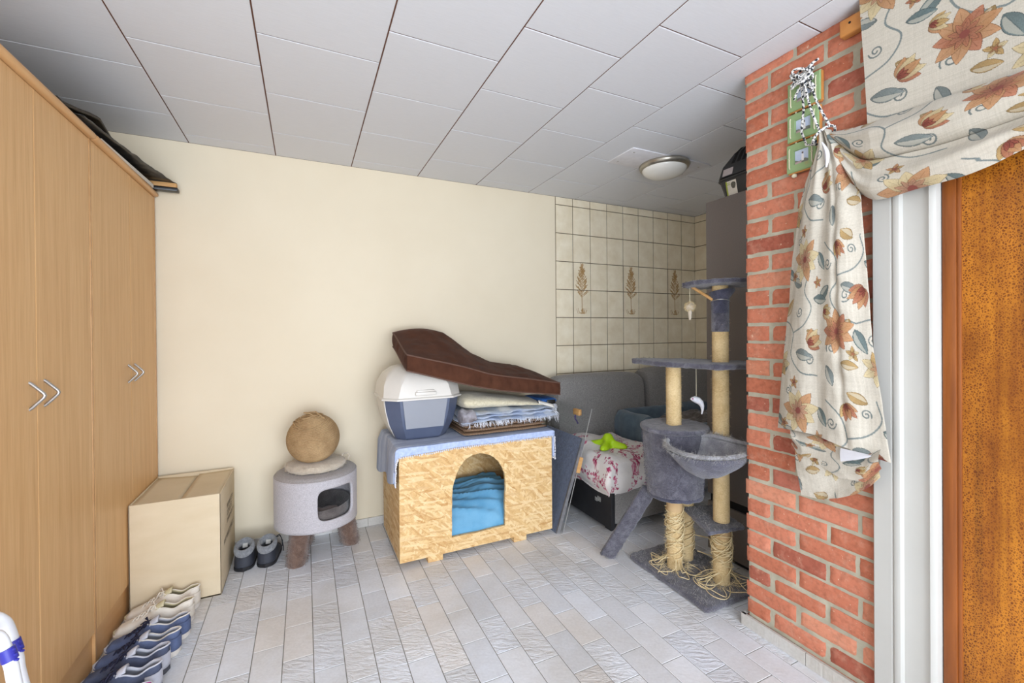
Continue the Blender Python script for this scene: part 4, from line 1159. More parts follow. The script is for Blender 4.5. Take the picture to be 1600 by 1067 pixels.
ringT = [tp[i][0] for i in range(len(S_))] + [tp[-1][j] for j in range(1, len(V_))] + [tp[i][-1] for i in range(len(S_) - 2, -1, -1)] + [tp[0][j] for j in range(len(V_) - 2, 0, -1)]
ringB = [bt[i][0] for i in range(len(S_))] + [bt[-1][j] for j in range(1, len(V_))] + [bt[i][-1] for i in range(len(S_) - 2, -1, -1)] + [bt[0][j] for j in range(len(V_) - 2, 0, -1)]
cen = Vector((1.0, 2.62, 1.0)); W2 = []
for q in np.linspace(0, 1, 9):
    row = []
    for k, (a, b_) in enumerate(zip(ringT, ringB)):
        p = Vector(a) * (1 - q) + Vector(b_) * q
        d = Vector((p.x - cen.x, p.y - cen.y, 0)); d.normalize()
        d2 = Vector((0, -1, 0)) if k < len(S_) else (Vector((1, 0, 0)) if k < len(S_) + len(V_) - 1 else (Vector((0, 1, 0)) if k < 2 * len(S_) + len(V_) - 2 else Vector((-1, 0, 0))))
        bl_ = math.sin(PI * q) * (.008 + .009 * nz3((p.x * 24, p.y * 24, q * 1.2), 1) + .006 * nz3((p.x * 60, p.y * 60, q), 1)); row.append(tuple(p + d2 * bl_))
    W2.append(row)
mb.grid(W2, closev=True)
cu = obj('cover', mb, 'brown_cloth', t, smooth=50)
for nm, rg in (('top', ringT), ('low', ringB)):
    obj('piping', MB().tube(rg, .0045, 7, closed=True), 'brown_pipe', cu)

# ------------------------------------------------------------------ boards leaning right of the dog house
def lean(name, x0, z0, x1, z1, y0, y1, th, mat, parent=None, **k):
    d = Vector((x1 - x0, 0, z1 - z0)).normalized(); n = Vector((d.z, 0, -d.x)) * th
    a, b = Vector((x0, 0, z0)), Vector((x1, 0, z1)); mb = MB()
    vs = [(p.x, y, p.z) for y in (y0, y1) for p in (a, b, b + n, a + n)]
    mb.add(vs, [(0, 1, 2, 3), (7, 6, 5, 4), (0, 4, 5, 1), (1, 5, 6, 2), (2, 6, 7, 3), (3, 7, 4, 0)])
    return obj(name, mb, mat, parent, smooth=0)
t = thing('carpeted_board', 'blue carpet covered board with aluminium edge leaning between dog house and black chaise', 'board', (1.45, 2.6, 0))
lean('carpet', 1.412, .0, 1.613, .575, 2.352, 2.80, .012, 'board_blue', t)
lean('edge_strip', 1.4105, .0, 1.6125, .578, 2.340, 2.352, .022, 'alu', t)
lean('backing', 1.424, .0, 1.624, .572, 2.352, 2.80, .009, 'alu', t)
t = thing('acrylic_panel', 'clear acrylic panel standing behind the blue carpeted board', 'panel', (1.47, 2.6, 0))
lean('sheet', 1.462, .0, 1.690, .762, 2.348, 2.80, .004, 'acrylic', t)
lean('edge', 1.462, .0, 1.690, .762, 2.3445, 2.348, .004, simple('acrylic_edge', S(176, 174, 170), S(150, 148, 144), 20, rough=.4), t)
def on_panel(q): return Vector((1.462 + .228 * q, 0, .762 * q))
p0, p1 = on_panel(.475), on_panel(.60)
mb = MB(); d = (p1 - p0).normalized(); n = Vector((d.z, 0, -d.x)) * .022
vs = [(p.x, y, p.z) for y in (2.335, 2.352) for p in (p0 - n * .5, p1 - n * .5, p1 + n * .7, p0 + n * .7)]
mb.add(vs, [(0, 1, 2, 3), (7, 6, 5, 4), (0, 4, 5, 1), (1, 5, 6, 2), (2, 6, 7, 3), (3, 7, 4, 0)])
obj('wooden_grip', mb, 'pale_wood', t, smooth=0)
p = on_panel(.945)
obj('wooden_block', MB().box((p.x - .012, 2.46, p.z - .022), (p.x + .012, 2.53, p.z + .018), .002), 'pale_wood', t)
obj('purple_tie', MB().tube([(p.x - .012, 2.50, p.z - .02), (p.x - .018, 2.497, p.z - .045), (p.x - .012, 2.485, p.z - .06), (p.x - .008, 2.475, p.z - .078)], .0045, 6).lathe([(.001, -.008), (.008, 0), (.001, .008)], (p.x - .016, 2.499, p.z - .034), 8), simple('purple_cord', S(70, 60, 110), rough=.7), t)

# ------------------------------------------------------------------ sofa with chaise
t = thing('corner_sofa', 'charcoal tweed corner sofa with black vinyl chaise side under the kitchen tiles', 'sofa', (2.4, 2.6, 0))
FX0, FX1 = 1.70, 3.33
obj('chaise_side', MB().box((FX0, 2.165, .035), (FX0 + .03, 2.96, .262), .004), 'black_box', t)
obj('label_plate', MB().box((FX0 - .0015, 2.27, .175), (FX0 + .001, 2.305, .205)).box((FX0 - .0015, 2.305, .168), (FX0 + .001, 2.33, .192)), simple('silver_label', S(176, 178, 176), S(90, 92, 92), 160, rough=.5), t, smooth=0)
obj('chaise_front', MB().box((FX0 + .03, 2.165, .06), (2.42, 2.96, .30), .02, 3), 'sofa', t)
obj('seat_base', MB().box((2.42, 2.32, .08), (FX1, 2.96, .30), .02, 3), 'sofa', t)
def softbox(lo, hi, bev=.06, amp=.006, seed=0, seg=6):
    bm = bmesh.new(); bmesh.ops.create_cube(bm, size=1); lo, hi = Vector(lo), Vector(hi); d = hi - lo; c = (lo + hi) / 2
    for v in bm.verts: v.co = Vector((v.co.x * d.x, v.co.y * d.y, v.co.z * d.z))
    bmesh.ops.bevel(bm, geom=bm.edges[:], offset=min(bev, min(d) * .48), segments=seg, profile=.5, affect='EDGES')
    bmesh.ops.subdivide_edges(bm, edges=[e for e in bm.edges if e.calc_length() > .12], cuts=6, use_grid_fill=True)
    def fn(p):
        q = p + c; k = mnoise.fractal(q * 4 + Vector((seed, 0, 0)), 1, 2, 3) * amp
        bul = 1 + .0 * k
        return Vector((q.x + k, q.y + k, q.z + k * .7))
    return MB().bm(bm, fn)
obj('seat_cushion', softbox((FX0 + .01, 2.18, .29), (2.42, 2.80, .42), .045, .006, 1), 'sofa', t)
obj('seat_cushion', softbox((2.43, 2.30, .29), (FX1, 2.80, .42), .045, .006, 2), 'sofa', t)
def backc(x0, x1, z1, seed):
    mb = MB(); P = []
    for i in range(41):
        u = -1 + 2 * i / 40; e = max(1e-3, 1 - abs(u) ** 9) ** (1 / 9); row = []
        for k in range(40):
            a = 2 * PI * k / 40; c_, s_ = math.cos(a), math.sin(a)
            yy = math.copysign(abs(c_) ** (2 / 3.2), c_); zz = math.copysign(abs(s_) ** (2 / 5), s_)
            x = (x0 + x1) / 2 + (x1 - x0) / 2 * u; z = .40 + (z1 - .40) * (.5 + .5 * zz * e) + .012 * (1 - u * u) * (zz > 0)
            lean_ = (z - .40) * .12
            y = 2.845 + .105 * yy * e + lean_ * .5 - .03
            q = mnoise.fractal(Vector((x * 3, y * 3, z * 3 + seed)), 1, 2, 3) * .006
            row.append((x, min(y + q, 2.985), z + q))
        P.append(row)
    mb.grid(P, closev=True); mb.f += [tuple(reversed(range(40))), tuple(40 * 40 + k for k in range(40))]; mb.mi += [0, 0]
    return mb
obj('back_cushion', backc(1.66, 2.52, .93, 1), 'sofa', t)
obj('back_cushion', backc(2.53, 3.33, .955, 5), 'sofa', t)
for x_, y_ in ((1.74, 2.22), (1.74, 2.86), (3.2, 2.4), (2.5, 2.4)): obj('foot', MB().box((x_, y_, 0), (x_ + .06, y_ + .06, .085)), 'black_box', t, smooth=0)

# duvet with pink blossom print
def blossom_cols(U, V, seed=5):
    rs = np.random.default_rng(seed)
    col = np.ones(U.shape + (3,)) * Sn([226, 220, 216]); pinks = [Sn([170, 60, 96]), Sn([196, 104, 134]), Sn([150, 44, 80]), Sn([206, 140, 158])]
    branches = []
    for k in range(30):
        x, y = rs.uniform(-.05, .72), rs.uniform(-.05, .85); a = rs.uniform(.6, 1.2) * (1 if k % 2 else .8)
        for q in range(16):
            x += .016 * math.cos(a); y += .016 * math.sin(a); a += rs.normal(0, .22); branches.append((x, y))
    for (x, y) in branches:
        for _ in range(rs.integers(2, 6)):
            cx, cy, r = x + rs.normal(0, .013), y + rs.normal(0, .013), rs.uniform(.003, .0085)
            d = np.hypot(U - cx, V - cy); an = np.arctan2(V - cy, U - cx)
            m = d < r * (1 + .35 * np.cos(5 * an + rs.random() * 6)); col[m] = pinks[rs.integers(0, 4)]
    return np.concatenate([col, np.ones(U.shape + (1,))], -1)
nu, nv = 170, 230
U, V = np.meshgrid(np.linspace(-.16, .56, nu), np.linspace(-.16, .66, nv), indexing='ij')
P = np.zeros((nu, nv, 3))
for i in range(nu):
    for j in range(nv):
        u, v = U[i, j], V[i, j]
        a, b = max(0, -u), max(0, -v)          # overhang left / front
        x = FX0 + .005 + max(u, 0); y = 2.185 + max(v, 0)
        edge = min(1, max(0, u + .02) / .13) ; ef = min(1, max(0, v + .02) / .15)
        puff = .075 * (1 - (1 - edge) ** 2) ** .5 * (1 - (1 - ef) ** 2) ** .5
        n_ = .014 * mnoise.fractal(Vector((u * 5, v * 5, 2)), 1, 2, 4) + .012 * math.sin(u * 16 + v * 11 + 2 * nz3((u, v, 0), 4)) * min(1, edge + .2)
        z = .40 + puff + n_ + .03 * math.exp(-((v - .45) / .2) ** 2 - ((u - .1) / .15) ** 2)
        d = math.hypot(a, b)
        drop = min(d, .165)
        z -= drop * .98; out = .028 * math.sin(min(1, d / .15) * PI) + .012
        x -= out * (a / d) if d > 0 else 0; y -= out * (b / d) if d > 0 else 0
        x += .008 * nz3((y * 9, z * 9, 1)) if a > 0 else 0; y += .012 * nz3((x * 9, z * 9, 4)) if b > 0 else 0
        P[i, j] = (min(x, 2.135), y, z)
duv = obj('duvet', MB().grid(P, cols=blossom_cols(U + .16, V + .16)), 'duvet', smooth=80)
prop(duv, 'rumpled white duvet with pink blossom print on the sofa chaise', 'duvet')

# lime rubber toy
tz = .47
t = thing('rubber_toy', 'lime green four-armed rubber dog toy on the blossom duvet', 'dog toy', (1.885, 2.43, tz))
mb = MB(); P = []
n = 96
prof_ = [(0.0, .085, 0), (.012, .0845, 0), (.024, .078, 0), (.034, .064, .05), (.042, .048, .2), (.056, .038, .55), (.085, .031, 1), (.115, .024, 1), (.13, .013, 1), (.134, .004, 1), (.128, -.006, 1), (.1, -.008, 1), (.05, -.006, .7), (.001, -.006, 0)]
for r, z, st in prof_:
    row = []
    for k in range(n):
        a = 2 * PI * k / n; lobe = (.5 + .5 * math.cos(4 * (a - .62))) ** 1.5
        rr_ = max(.0008, r * ((1 - st) + st * (.40 + .60 * lobe))); zz = z - (.010 * st * (1 - lobe) if z > 0 else 0)
        row.append((1.885 + rr_ * math.cos(a), 2.43 + rr_ * math.sin(a), tz + .008 + zz))
    P.append(row)
toy = obj('body', MB().grid(P, closev=True, flip=True), 'lime', t, smooth=60)
mb = MB()
for k in range(4):
    a = .62 + k * PI / 2
    for q in (.09, .105, .12):
        obj('ridge', MB().tube([(1.885 + q * math.cos(a) - .012 * math.sin(a) * s_, 2.43 + q * math.sin(a) + .012 * math.cos(a) * s_, tz + .008 + .030 - (q - .085) * .25 - .006 * s_ * s_) for s_ in (-1, -.5, 0, .5, 1)], .0022, 6), 'lime', toy)

# dog bed with taupe blanket
t = thing('dog_bed', 'dusty blue bolster dog bed on the charcoal sofa', 'dog bed', (2.75, 2.6, .42))
bed = []
def bolster(pts, r0, h, seed):
    P = []
    m = len(pts)
    for i, p in enumerate(pts):
        a = Vector(pts[max(0, i - 1)]); b = Vector(pts[min(m - 1, i + 1)]); tn = (b - a).normalized(); sd = Vector((tn.y, -tn.x, 0))
        e = 1.0 if 0 < i < m - 1 else .6
        row = []
        for k in range(24):
            an = 2 * PI * k / 24; c_, s_ = math.cos(an), math.sin(an)
            o = sd * (r0 * math.copysign(abs(c_) ** .75, c_) * e); z = p[2] + h / 2 + h / 2 * math.copysign(abs(s_) ** .7, s_) * e
            q = mnoise.fractal(Vector((p[0] * 5 + c_, p[1] * 5, z * 6 + seed)), 1, 2, 3) * .008
            row.append((p[0] + o.x + q, p[1] + o.y + q, max(z + q, p[2])))
        P.append(row)
    mb = MB().grid(P, closev=True); b = 24
    mb.f.append(tuple(reversed(range(b)))); mb.f.append(tuple(range((m - 1) * b, m * b))); mb.mi += [0, 0]; return mb
zb_ = .425
yy_ = np.linspace(2.73, 2.34, 12)
obj('side_bolster', bolster([(2.205 + .01 * math.sin(i), y, zb_) for i, y in enumerate(yy_)], .055, .235, 1), 'bed_blue', t)
obj('back_bolster', bolster([(x, 2.715, zb_) for x in np.linspace(2.20, 3.2, 16)], .05, .235, 3), 'bed_blue', t)
obj('side_bolster', bolster([(3.19, y, zb_) for y in yy_], .055, .22, 5), 'bed_blue', t)
obj('front_bolster', bolster([(x, 2.34, zb_) for x in np.linspace(2.22, 3.18, 14)], .045, .14, 7), 'bed_blue', t)
obj('mattress', softbox((2.22, 2.38, zb_), (3.15, 2.68, zb_ + .07), .03, .004, 4), 'bed_blue', t)
P = [[(x, y, zb_ + .085 + .09 * math.exp(-((x - 2.85) / .3) ** 2) * (.5 + .5 * math.sin((y - 2.36) / .32 * PI)) + .045 * mnoise.fractal(Vector((x * 5, y * 7, 3)), 1, 2, 4) + .014 * abs(nz3((x * 9, y * 16, 4)))) for y in np.linspace(2.37, 2.69, 44)] for x in np.linspace(2.26, 3.12, 80)]
prop(obj('blanket', MB().grid(P), 'taupe', mods=[('SOLIDIFY', dict(thickness=.012, offset=1))]), 'rumpled taupe blanket lying inside the blue dog bed', 'blanket')

# ------------------------------------------------------------------ cat tree
A, B, C3 = (1.742, 1.695), (1.845, 1.492), (1.865, 1.735)
t = thing('cat_tree', 'tall slate grey plush cat tree with frayed sisal posts behind the brick pier', 'cat tree', (1.8, 1.62, 0))
def plush_slab(poly, z0, z1, mat='plush', amp=.004, fr=40, bev=.012, fn=None):
    mb = MB().prism(poly, z0, z1, bev)
    bm = bmesh.new(); vs = [bm.verts.new(p) for p in mb.v]
    for f in mb.f:
        try: bm.faces.new([vs[i] for i in f])
        except ValueError: pass
    bmesh.ops.triangulate(bm, faces=[f for f in bm.faces if len(f.verts) > 4])
    for _ in range(4):
        ed = [e for e in bm.edges if e.calc_length() > .022]
        if not ed: break
        bmesh.ops.subdivide_edges(bm, edges=ed, cuts=1)
    bmesh.ops.triangulate(bm, faces=[f for f in bm.faces if len(f.verts) > 4])
    bm.normal_update()
    for v in bm.verts: v.co += v.normal * amp * mnoise.fractal(v.co * fr, 1, 2, 3)
    return MB().bm(bm, fn or (lambda p: p))
def rounded(poly, r, n=6):
    out = []; m = len(poly)
    for i in range(m):
        p0, p1, p2 = Vector(poly[i - 1]), Vector(poly[i]), Vector(poly[(i + 1) % m])
        a = (p0 - p1).normalized() * r; b = (p2 - p1).normalized() * r
        for k in range(n + 1):
            q = k / n; out.append(tuple((p1 + a) * (1 - q) ** 2 + p1 * 2 * q * (1 - q) + (p1 + b) * q * q))
    return out
def post(ax, z0, z1, r=.037, pitch=.0062, mat='sisal'):
    n = max(4, int((z1 - z0) / pitch)); prof = []
    for i in range(n * 4 + 1):
        q = i / 4; prof.append((r + .0013 * abs(math.sin(PI * q)) + .0006 * nz3((q, 0, ax[0]), .7), z0 + (z1 - z0) * i / (n * 4)))
    return obj('post', MB().lathe(prof, (ax[0], ax[1], 0), 36), mat, t, smooth=70)
def fuzz(ax, z0, z1, r, n, L, mat='rope_pale', rad=.0004, parent=None, jit=.7):
    pts = []; nn = []
    for _ in range(n):
        a = RNG.random() * 2 * PI; z = z0 + (z1 - z0) * RNG.random(); pts.append((ax[0] + r * math.cos(a), ax[1] + r * math.sin(a), z)); nn.append((math.cos(a), math.sin(a), RNG.normal(0, .6)))
    return prop(obj('loose_fibres', MB().fibres(pts, nn, L, rad, jit, .25, 3), mat, parent or t, smooth=0), kind='stuff')
base_poly = rounded([(1.605, 1.372), (1.995, 1.372), (1.995, 1.915), (1.615, 1.915)], .03)
bse = obj('base', plush_slab(base_poly, 0, .028), 'plush', t)
TOPC = 1.487
pA1 = post(A, .028, .425); pA2 = post(A, .775, 1.086); pC = post(C3, .028, .425)
pB1 = post(B, .028, .31); pB2 = post(B, .33, 1.086); pB3 = post(B, 1.112, 1.36); pB4 = post(B, 1.36, 1.487, .0365)
for ax_, z0_, z1_ in ((A, .33, .425), (B, .255, .31)): obj('core_tube', MB().lathe([(.040, z0_), (.040, z1_)], (ax_[0], ax_[1], 0), 32), 'card_tube', t)
for pp, ax, z0, z1, n in ((pA1, A, .06, .33, 900), (pC, C3, .06, .42, 600), (pB1, B, .06, .27, 600), (pB2, B, .72, 1.08, 420), (pA2, A, .8, 1.08, 160), (pB3, B, 1.12, 1.34, 60)):
    fuzz(ax, z0, z1, .038, n, .020 if z0 < .5 else .012, parent=pp)
# unravelled rope, wound loosely on the lower posts
def wound(ax, z0, z1, turns, r, seed, sl=.03):
    rs = np.random.default_rng(seed); pts = []
    m = int(turns * 22); ph = rs.random() * 6
    for i in range(m + 1):
        q = i / m; a = ph + q * turns * 2 * PI
        pts.append((ax[0] + (r + .004 * math.sin(a * 1.7 + seed) + .003) * math.cos(a), ax[1] + (r + .004 * math.sin(a * 1.3) + .003) * math.sin(a), z0 + (z1 - z0) * q + sl * math.sin(a + seed)))
    return pts
mb = MB()
for k in range(7): mb.tube(wound(A, .10 + .03 * (k % 4), .32, 2.2 + .3 * k, .040 + .002 * (k % 3), k, .02 + .008 * (k % 3)), .0022, 6)
for k in range(3): mb.tube(wound(C3, .08, .40, 3 + k, .041, k + 20, .012), .0022, 6)
obj('loose_rope', mb, 'rope_pale', pA1)
mb = MB()
for k in range(6): mb.tube(wound(B, .07 + .02 * k, .27, 1.4 + .4 * k, .041 + .002 * (k % 3), k + 40, .028), .0024, 6)
obj('loose_rope', mb, 'rope_pale', pB1)
def ground_loops(ax, n, seed, R0, ang=None):
    rs = np.random.default_rng(seed); mb = MB()
    for k in range(n):
        a = rs.uniform(*ang) if ang else rs.random() * 2 * PI; R = R0 * rs.uniform(.6, 1.1); c = Vector((ax[0] + .055 * math.cos(a), ax[1] + .055 * math.sin(a), 0)); d = Vector((math.cos(a), math.sin(a), 0)); s_ = Vector((-d.y, d.x, 0)); pts = []
        w = rs.uniform(.3, .7); ph = rs.uniform(.4, 1.3)
        for q in np.linspace(0, 1, 22):
            an = PI * 1.7 * q; rr_ = R * (.32 + .35 * q)
            p = c + d * (rr_ * (1 - math.cos(an)) - .02) + s_ * (rr_ * w * math.sin(an) * 1.6 * (1 if k % 2 else -1)) + s_ * .01 * math.sin(q * 9 + ph)
            p += Vector((.014 * math.sin(7 * q + k * 2.1 + ph), .014 * math.sin(9 * q + k), 0)) * min(1, q * 3)
            z = .034 + .05 * (1 - q) ** 3 + .012 * math.sin(q * PI * 2 + ph) ** 2
            if p.x < 1.72 and p.y < 1.30: p.y = 1.30
            pts.append((p.x, p.y, z))
        mb.tube(pts, .0019, 6)
    return mb
obj('trailing_rope', ground_loops(A, 9, 3, .10, (1.9, 5.4)), 'rope_pale', pA1)
obj('trailing_rope', ground_loops(B, 9, 8, .12, (2.4, 6.2)), 'rope_pale', pB1)
fuzz(A, .03, .06, .06, 260, .05, parent=pA1, jit=1.0); fuzz(B, .03, .06, .06, 240, .05, parent=pB1, jit=1.0)
obj('trailing_rope', MB().tube([(C3[0] + .03, C3[1] - .02, .16), (C3[0] + .09, C3[1] - .07, .15), (C3[0] + .12, C3[1] - .12, .11), (C3[0] + .08, C3[1] - .12, .07), (C3[0] + .02, C3[1] - .06, .09)], .003, 6), 'rope_pale', pC)
# cave (condo)
zc0, zc1 = .425, .775
P = []
for i, q in enumerate(np.linspace(0, 1, 16)):
    r = .138 + .024 * q; row = []
    for k in range(64):
        a = 2 * PI * k / 64; rr_ = r * (1 + .015 * nz3((math.cos(a) * 2, math.sin(a) * 2, q * 4), 1)); row.append((A[0] + .002 + rr_ * math.cos(a), A[1] + rr_ * math.sin(a), zc0 + (zc1 - .015 - zc0) * q))
    P.append(row)
cv = obj('cave', MB().grid(P, closev=True), 'plush', t)
pts = []; nn = []
for _ in range(3200):
    a = RNG.random() * 2 * PI; q = RNG.random(); r_ = .139 + .024 * q
    pts.append((A[0] + .002 + r_ * math.cos(a), A[1] + r_ * math.sin(a), zc0 + (zc1 - .015 - zc0) * q)); nn.append((math.cos(a), math.sin(a), -.2))
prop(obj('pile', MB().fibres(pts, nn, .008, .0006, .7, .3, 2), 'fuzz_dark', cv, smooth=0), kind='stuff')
obj('cave_lid', plush_slab([(A[0] + .002 + .172 * math.cos(a), A[1] + .172 * math.sin(a)) for a in np.linspace(0, 2 * PI, 49)[:-1]], zc1 - .022, zc1 + .004, bev=.01), 'plush', cv)
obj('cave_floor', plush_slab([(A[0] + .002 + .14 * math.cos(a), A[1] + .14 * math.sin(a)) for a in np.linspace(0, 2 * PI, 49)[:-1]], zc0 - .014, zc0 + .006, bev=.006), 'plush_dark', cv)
# platforms
mp = [(1.665, 1.945), (1.63, 1.66), (1.70, 1.37), (1.98, 1.34), (2.04, 1.50), (1.96, 1.74), (1.80, 1.965)]
p1 = obj('middle_platform', plush_slab(rounded(mp, .06), 1.086, 1.112), 'plush', t)
p2 = obj('top_platform', plush_slab([(B[0] + .004 + .168 * math.cos(a), B[1] + .168 * math.sin(a)) for a in np.linspace(0, 2 * PI, 49)[:-1]], 1.487, 1.508, bev=.008), 'plush', t)
st = [(1.822, 1.712), (1.69, 1.438), (1.905, 1.405), (1.995, 1.66)]
p3 = obj('step', plush_slab(rounded(st, .012), .308, .326, bev=.006), 'plush', t)
def edge_fuzz(poly, z0, z1, n, L, parent, mat='fuzz_dark'):
    pts = []; nn = []; m = len(poly); cx = sum(p[0] for p in poly) / m; cy = sum(p[1] for p in poly) / m
    for _ in range(n):
        i = RNG.integers(0, m); a, b = poly[i - 1], poly[i]; q = RNG.random(); x, y = a[0] + (b[0] - a[0]) * q, a[1] + (b[1] - a[1]) * q
        d = Vector((x - cx, y - cy, 0)).normalized(); pts.append((x, y, z0 + (z1 - z0) * RNG.random())); nn.append((d.x, d.y, RNG.normal(0, .5)))
    prop(obj('pile', MB().fibres(pts, nn, L, .0006, .6, .1, 2), mat, parent, smooth=0), kind='stuff')
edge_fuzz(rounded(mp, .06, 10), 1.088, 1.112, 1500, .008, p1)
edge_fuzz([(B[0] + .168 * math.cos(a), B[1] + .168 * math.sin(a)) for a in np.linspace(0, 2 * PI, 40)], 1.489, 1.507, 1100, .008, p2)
def top_fuzz(poly, z, n, L, parent, mat):
    xs_ = [p[0] for p in poly]; ys_ = [p[1] for p in poly]; pts = []; nn = []
    def inside(x, y):
        c = False; m = len(poly)
        for i in range(m):
            (xa, ya), (xb, yb) = poly[i - 1], poly[i]
            if (ya > y) != (yb > y) and x < (xb - xa) * (y - ya) / (yb - ya) + xa: c = not c
        return c
    while len(pts) < n:
        x, y = RNG.uniform(min(xs_), max(xs_)), RNG.uniform(min(ys_), max(ys_))
        if inside(x, y): pts.append((x, y, z)); nn.append((0, 0, 1))
    prop(obj('pile', MB().fibres(pts, nn, L, .0005, .8, .3, 2), mat, parent, smooth=0), kind='stuff')
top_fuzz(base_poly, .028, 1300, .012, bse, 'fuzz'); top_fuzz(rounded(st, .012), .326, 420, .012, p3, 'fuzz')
# hammock bowl
HXc, HYc, HZ = 1.712, 1.452, .735
pdir = math.atan2(B[1] - HYc, B[0] - HXc); ldir = pdir + PI
def hr(a):
    r = .185; c = math.cos(a - pdir)
    return min(r, .078 / c) if c > .3 else r
def hz_(a): return HZ + .020 * math.cos(a - pdir)
P = []
for q in np.linspace(0.001, 1, 22):
    row = []
    for k in range(72):
        a = 2 * PI * k / 72; r = hr(a) * q ** .8
        row.append((HXc + r * math.cos(a), HYc + r * math.sin(a), hz_(a) - .125 * (1 - q ** 2.0) + .006 * nz3((math.cos(a) * 3, math.sin(a) * 3, q * 3), 1)))
    P.append(row)
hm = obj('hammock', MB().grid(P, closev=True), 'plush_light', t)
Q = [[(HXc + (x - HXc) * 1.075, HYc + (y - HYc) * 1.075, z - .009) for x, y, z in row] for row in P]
obj('underside', MB().grid(Q, closev=True), 'plush_dark', hm)  # darker plush puts shade into the colour of the bowl's underside
rim = [(HXc + hr(a) * math.cos(a), HYc + hr(a) * math.sin(a), hz_(a)) for a in np.linspace(0, 2 * PI, 73)[:-1]]
obj('rim', MB().tube(rim, .0105, 10, closed=True), 'plush_light', hm)
pts = []; nn = []
for _ in range(2600):
    a = RNG.random() * 2 * PI; pts.append((HXc + hr(a) * math.cos(a) * 1.02, HYc + hr(a) * math.sin(a) * 1.02, hz_(a) + RNG.normal(0, .006))); nn.append((math.cos(a) * .8, math.sin(a) * .8, RNG.normal(.1, .7)))
prop(obj('rim_hair', MB().fibres(pts, nn, .022, .0006, .7, .1, 3), 'fuzz', hm, smooth=0), kind='stuff')
obj('bracket', MB().tube([(B[0] + .041 * math.cos(a), B[1] + .041 * math.sin(a), HZ + .005) for a in np.linspace(0, 2 * PI, 25)[:-1]], .006, 8, closed=True), 'plush', t)
# ramp
r0, r1 = Vector((1.515, 1.975, .012)), Vector((1.668, 1.80, .425))
dv = (r1 - r0); wv = Vector((.9, -.43, 0)); wv = (wv - dv.normalized() * wv.dot(dv.normalized())).normalized() * .043; nv_ = dv.cross(wv).normalized(); nv_ *= 1 if nv_.z > 0 else -1
def ramp_fn(p): return r0 + dv * p.y + wv * p.x + nv_ * p.z
mb = MB().prism(rounded([(-1, -.02), (1, -.02), (1, 1), (-1, 1)], .03), 0, .016, .0)
bm = bmesh.new(); bmesh.ops.create_grid(bm, x_segments=10, y_segments=50, size=1)
obj('ramp', MB().bm(bm, lambda p: r0 + dv * (p.y * .5 + .5) + wv * p.x + nv_ * (.004 * mnoise.fractal(Vector((p.x * 2, p.y * 14, 0)), 1, 2, 3) - .002 * p.x ** 8)), 'plush', t, mods=[('SOLIDIFY', dict(thickness=.018, offset=-1))])
# cuff of dark plush under the top platform, wooden rod, hanging toys
P = []
for z, r in ((1.352, .040), (1.365, .0415), (1.40, .041), (1.412, .043), (1.418, .041), (1.43, .045), (1.452, .050), (1.463, .051), (1.466, .046), (1.46, .042)):
    P.append([(B[0] + (r + .004 * nz3((math.cos(a) * 2, math.sin(a) * 2, z * 30), 1) + (.016 * max(0, math.cos(a + .9)) ** 3 if z > 1.44 else 0)) * math.cos(a), B[1] + (r + (.016 * max(0, math.cos(a + .9)) ** 3 if z > 1.44 else 0)) * math.sin(a), z + (.008 * math.cos(a + .9) if z > 1.44 else 0)) for a in np.linspace(0, 2 * PI, 41)[:-1]])
obj('plush_band', MB().lathe([(.0385, 1.262), (.0405, 1.268), (.0405, 1.35), (.0385, 1.356)], (B[0], B[1], 0), 36, cap=False), 'plush', t)
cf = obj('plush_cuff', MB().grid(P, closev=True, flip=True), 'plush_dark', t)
obj('wire', MB().tube([(B[0] + .0445 * math.cos(a), B[1] + .0445 * math.sin(a), 1.415 + .004 * math.sin(2 * a)) for a in np.linspace(0, 2 * PI, 33)[:-1]], .002, 6, closed=True), 'steel', cf)
ra, rb = Vector((1.806, 1.502, 1.418)), Vector((1.775, 1.60, 1.49))
obj('wooden_rod', MB().tube([ra, rb], .0075, 12), 'pale_wood', t)
obj('rod_tip', MB().lathe([(.0005, 0), (.012, .002), (.013, .008), (.008, .016), (.0005, .018)], (1.775, 1.61, 1.505), 14), 'rope_pale', t)
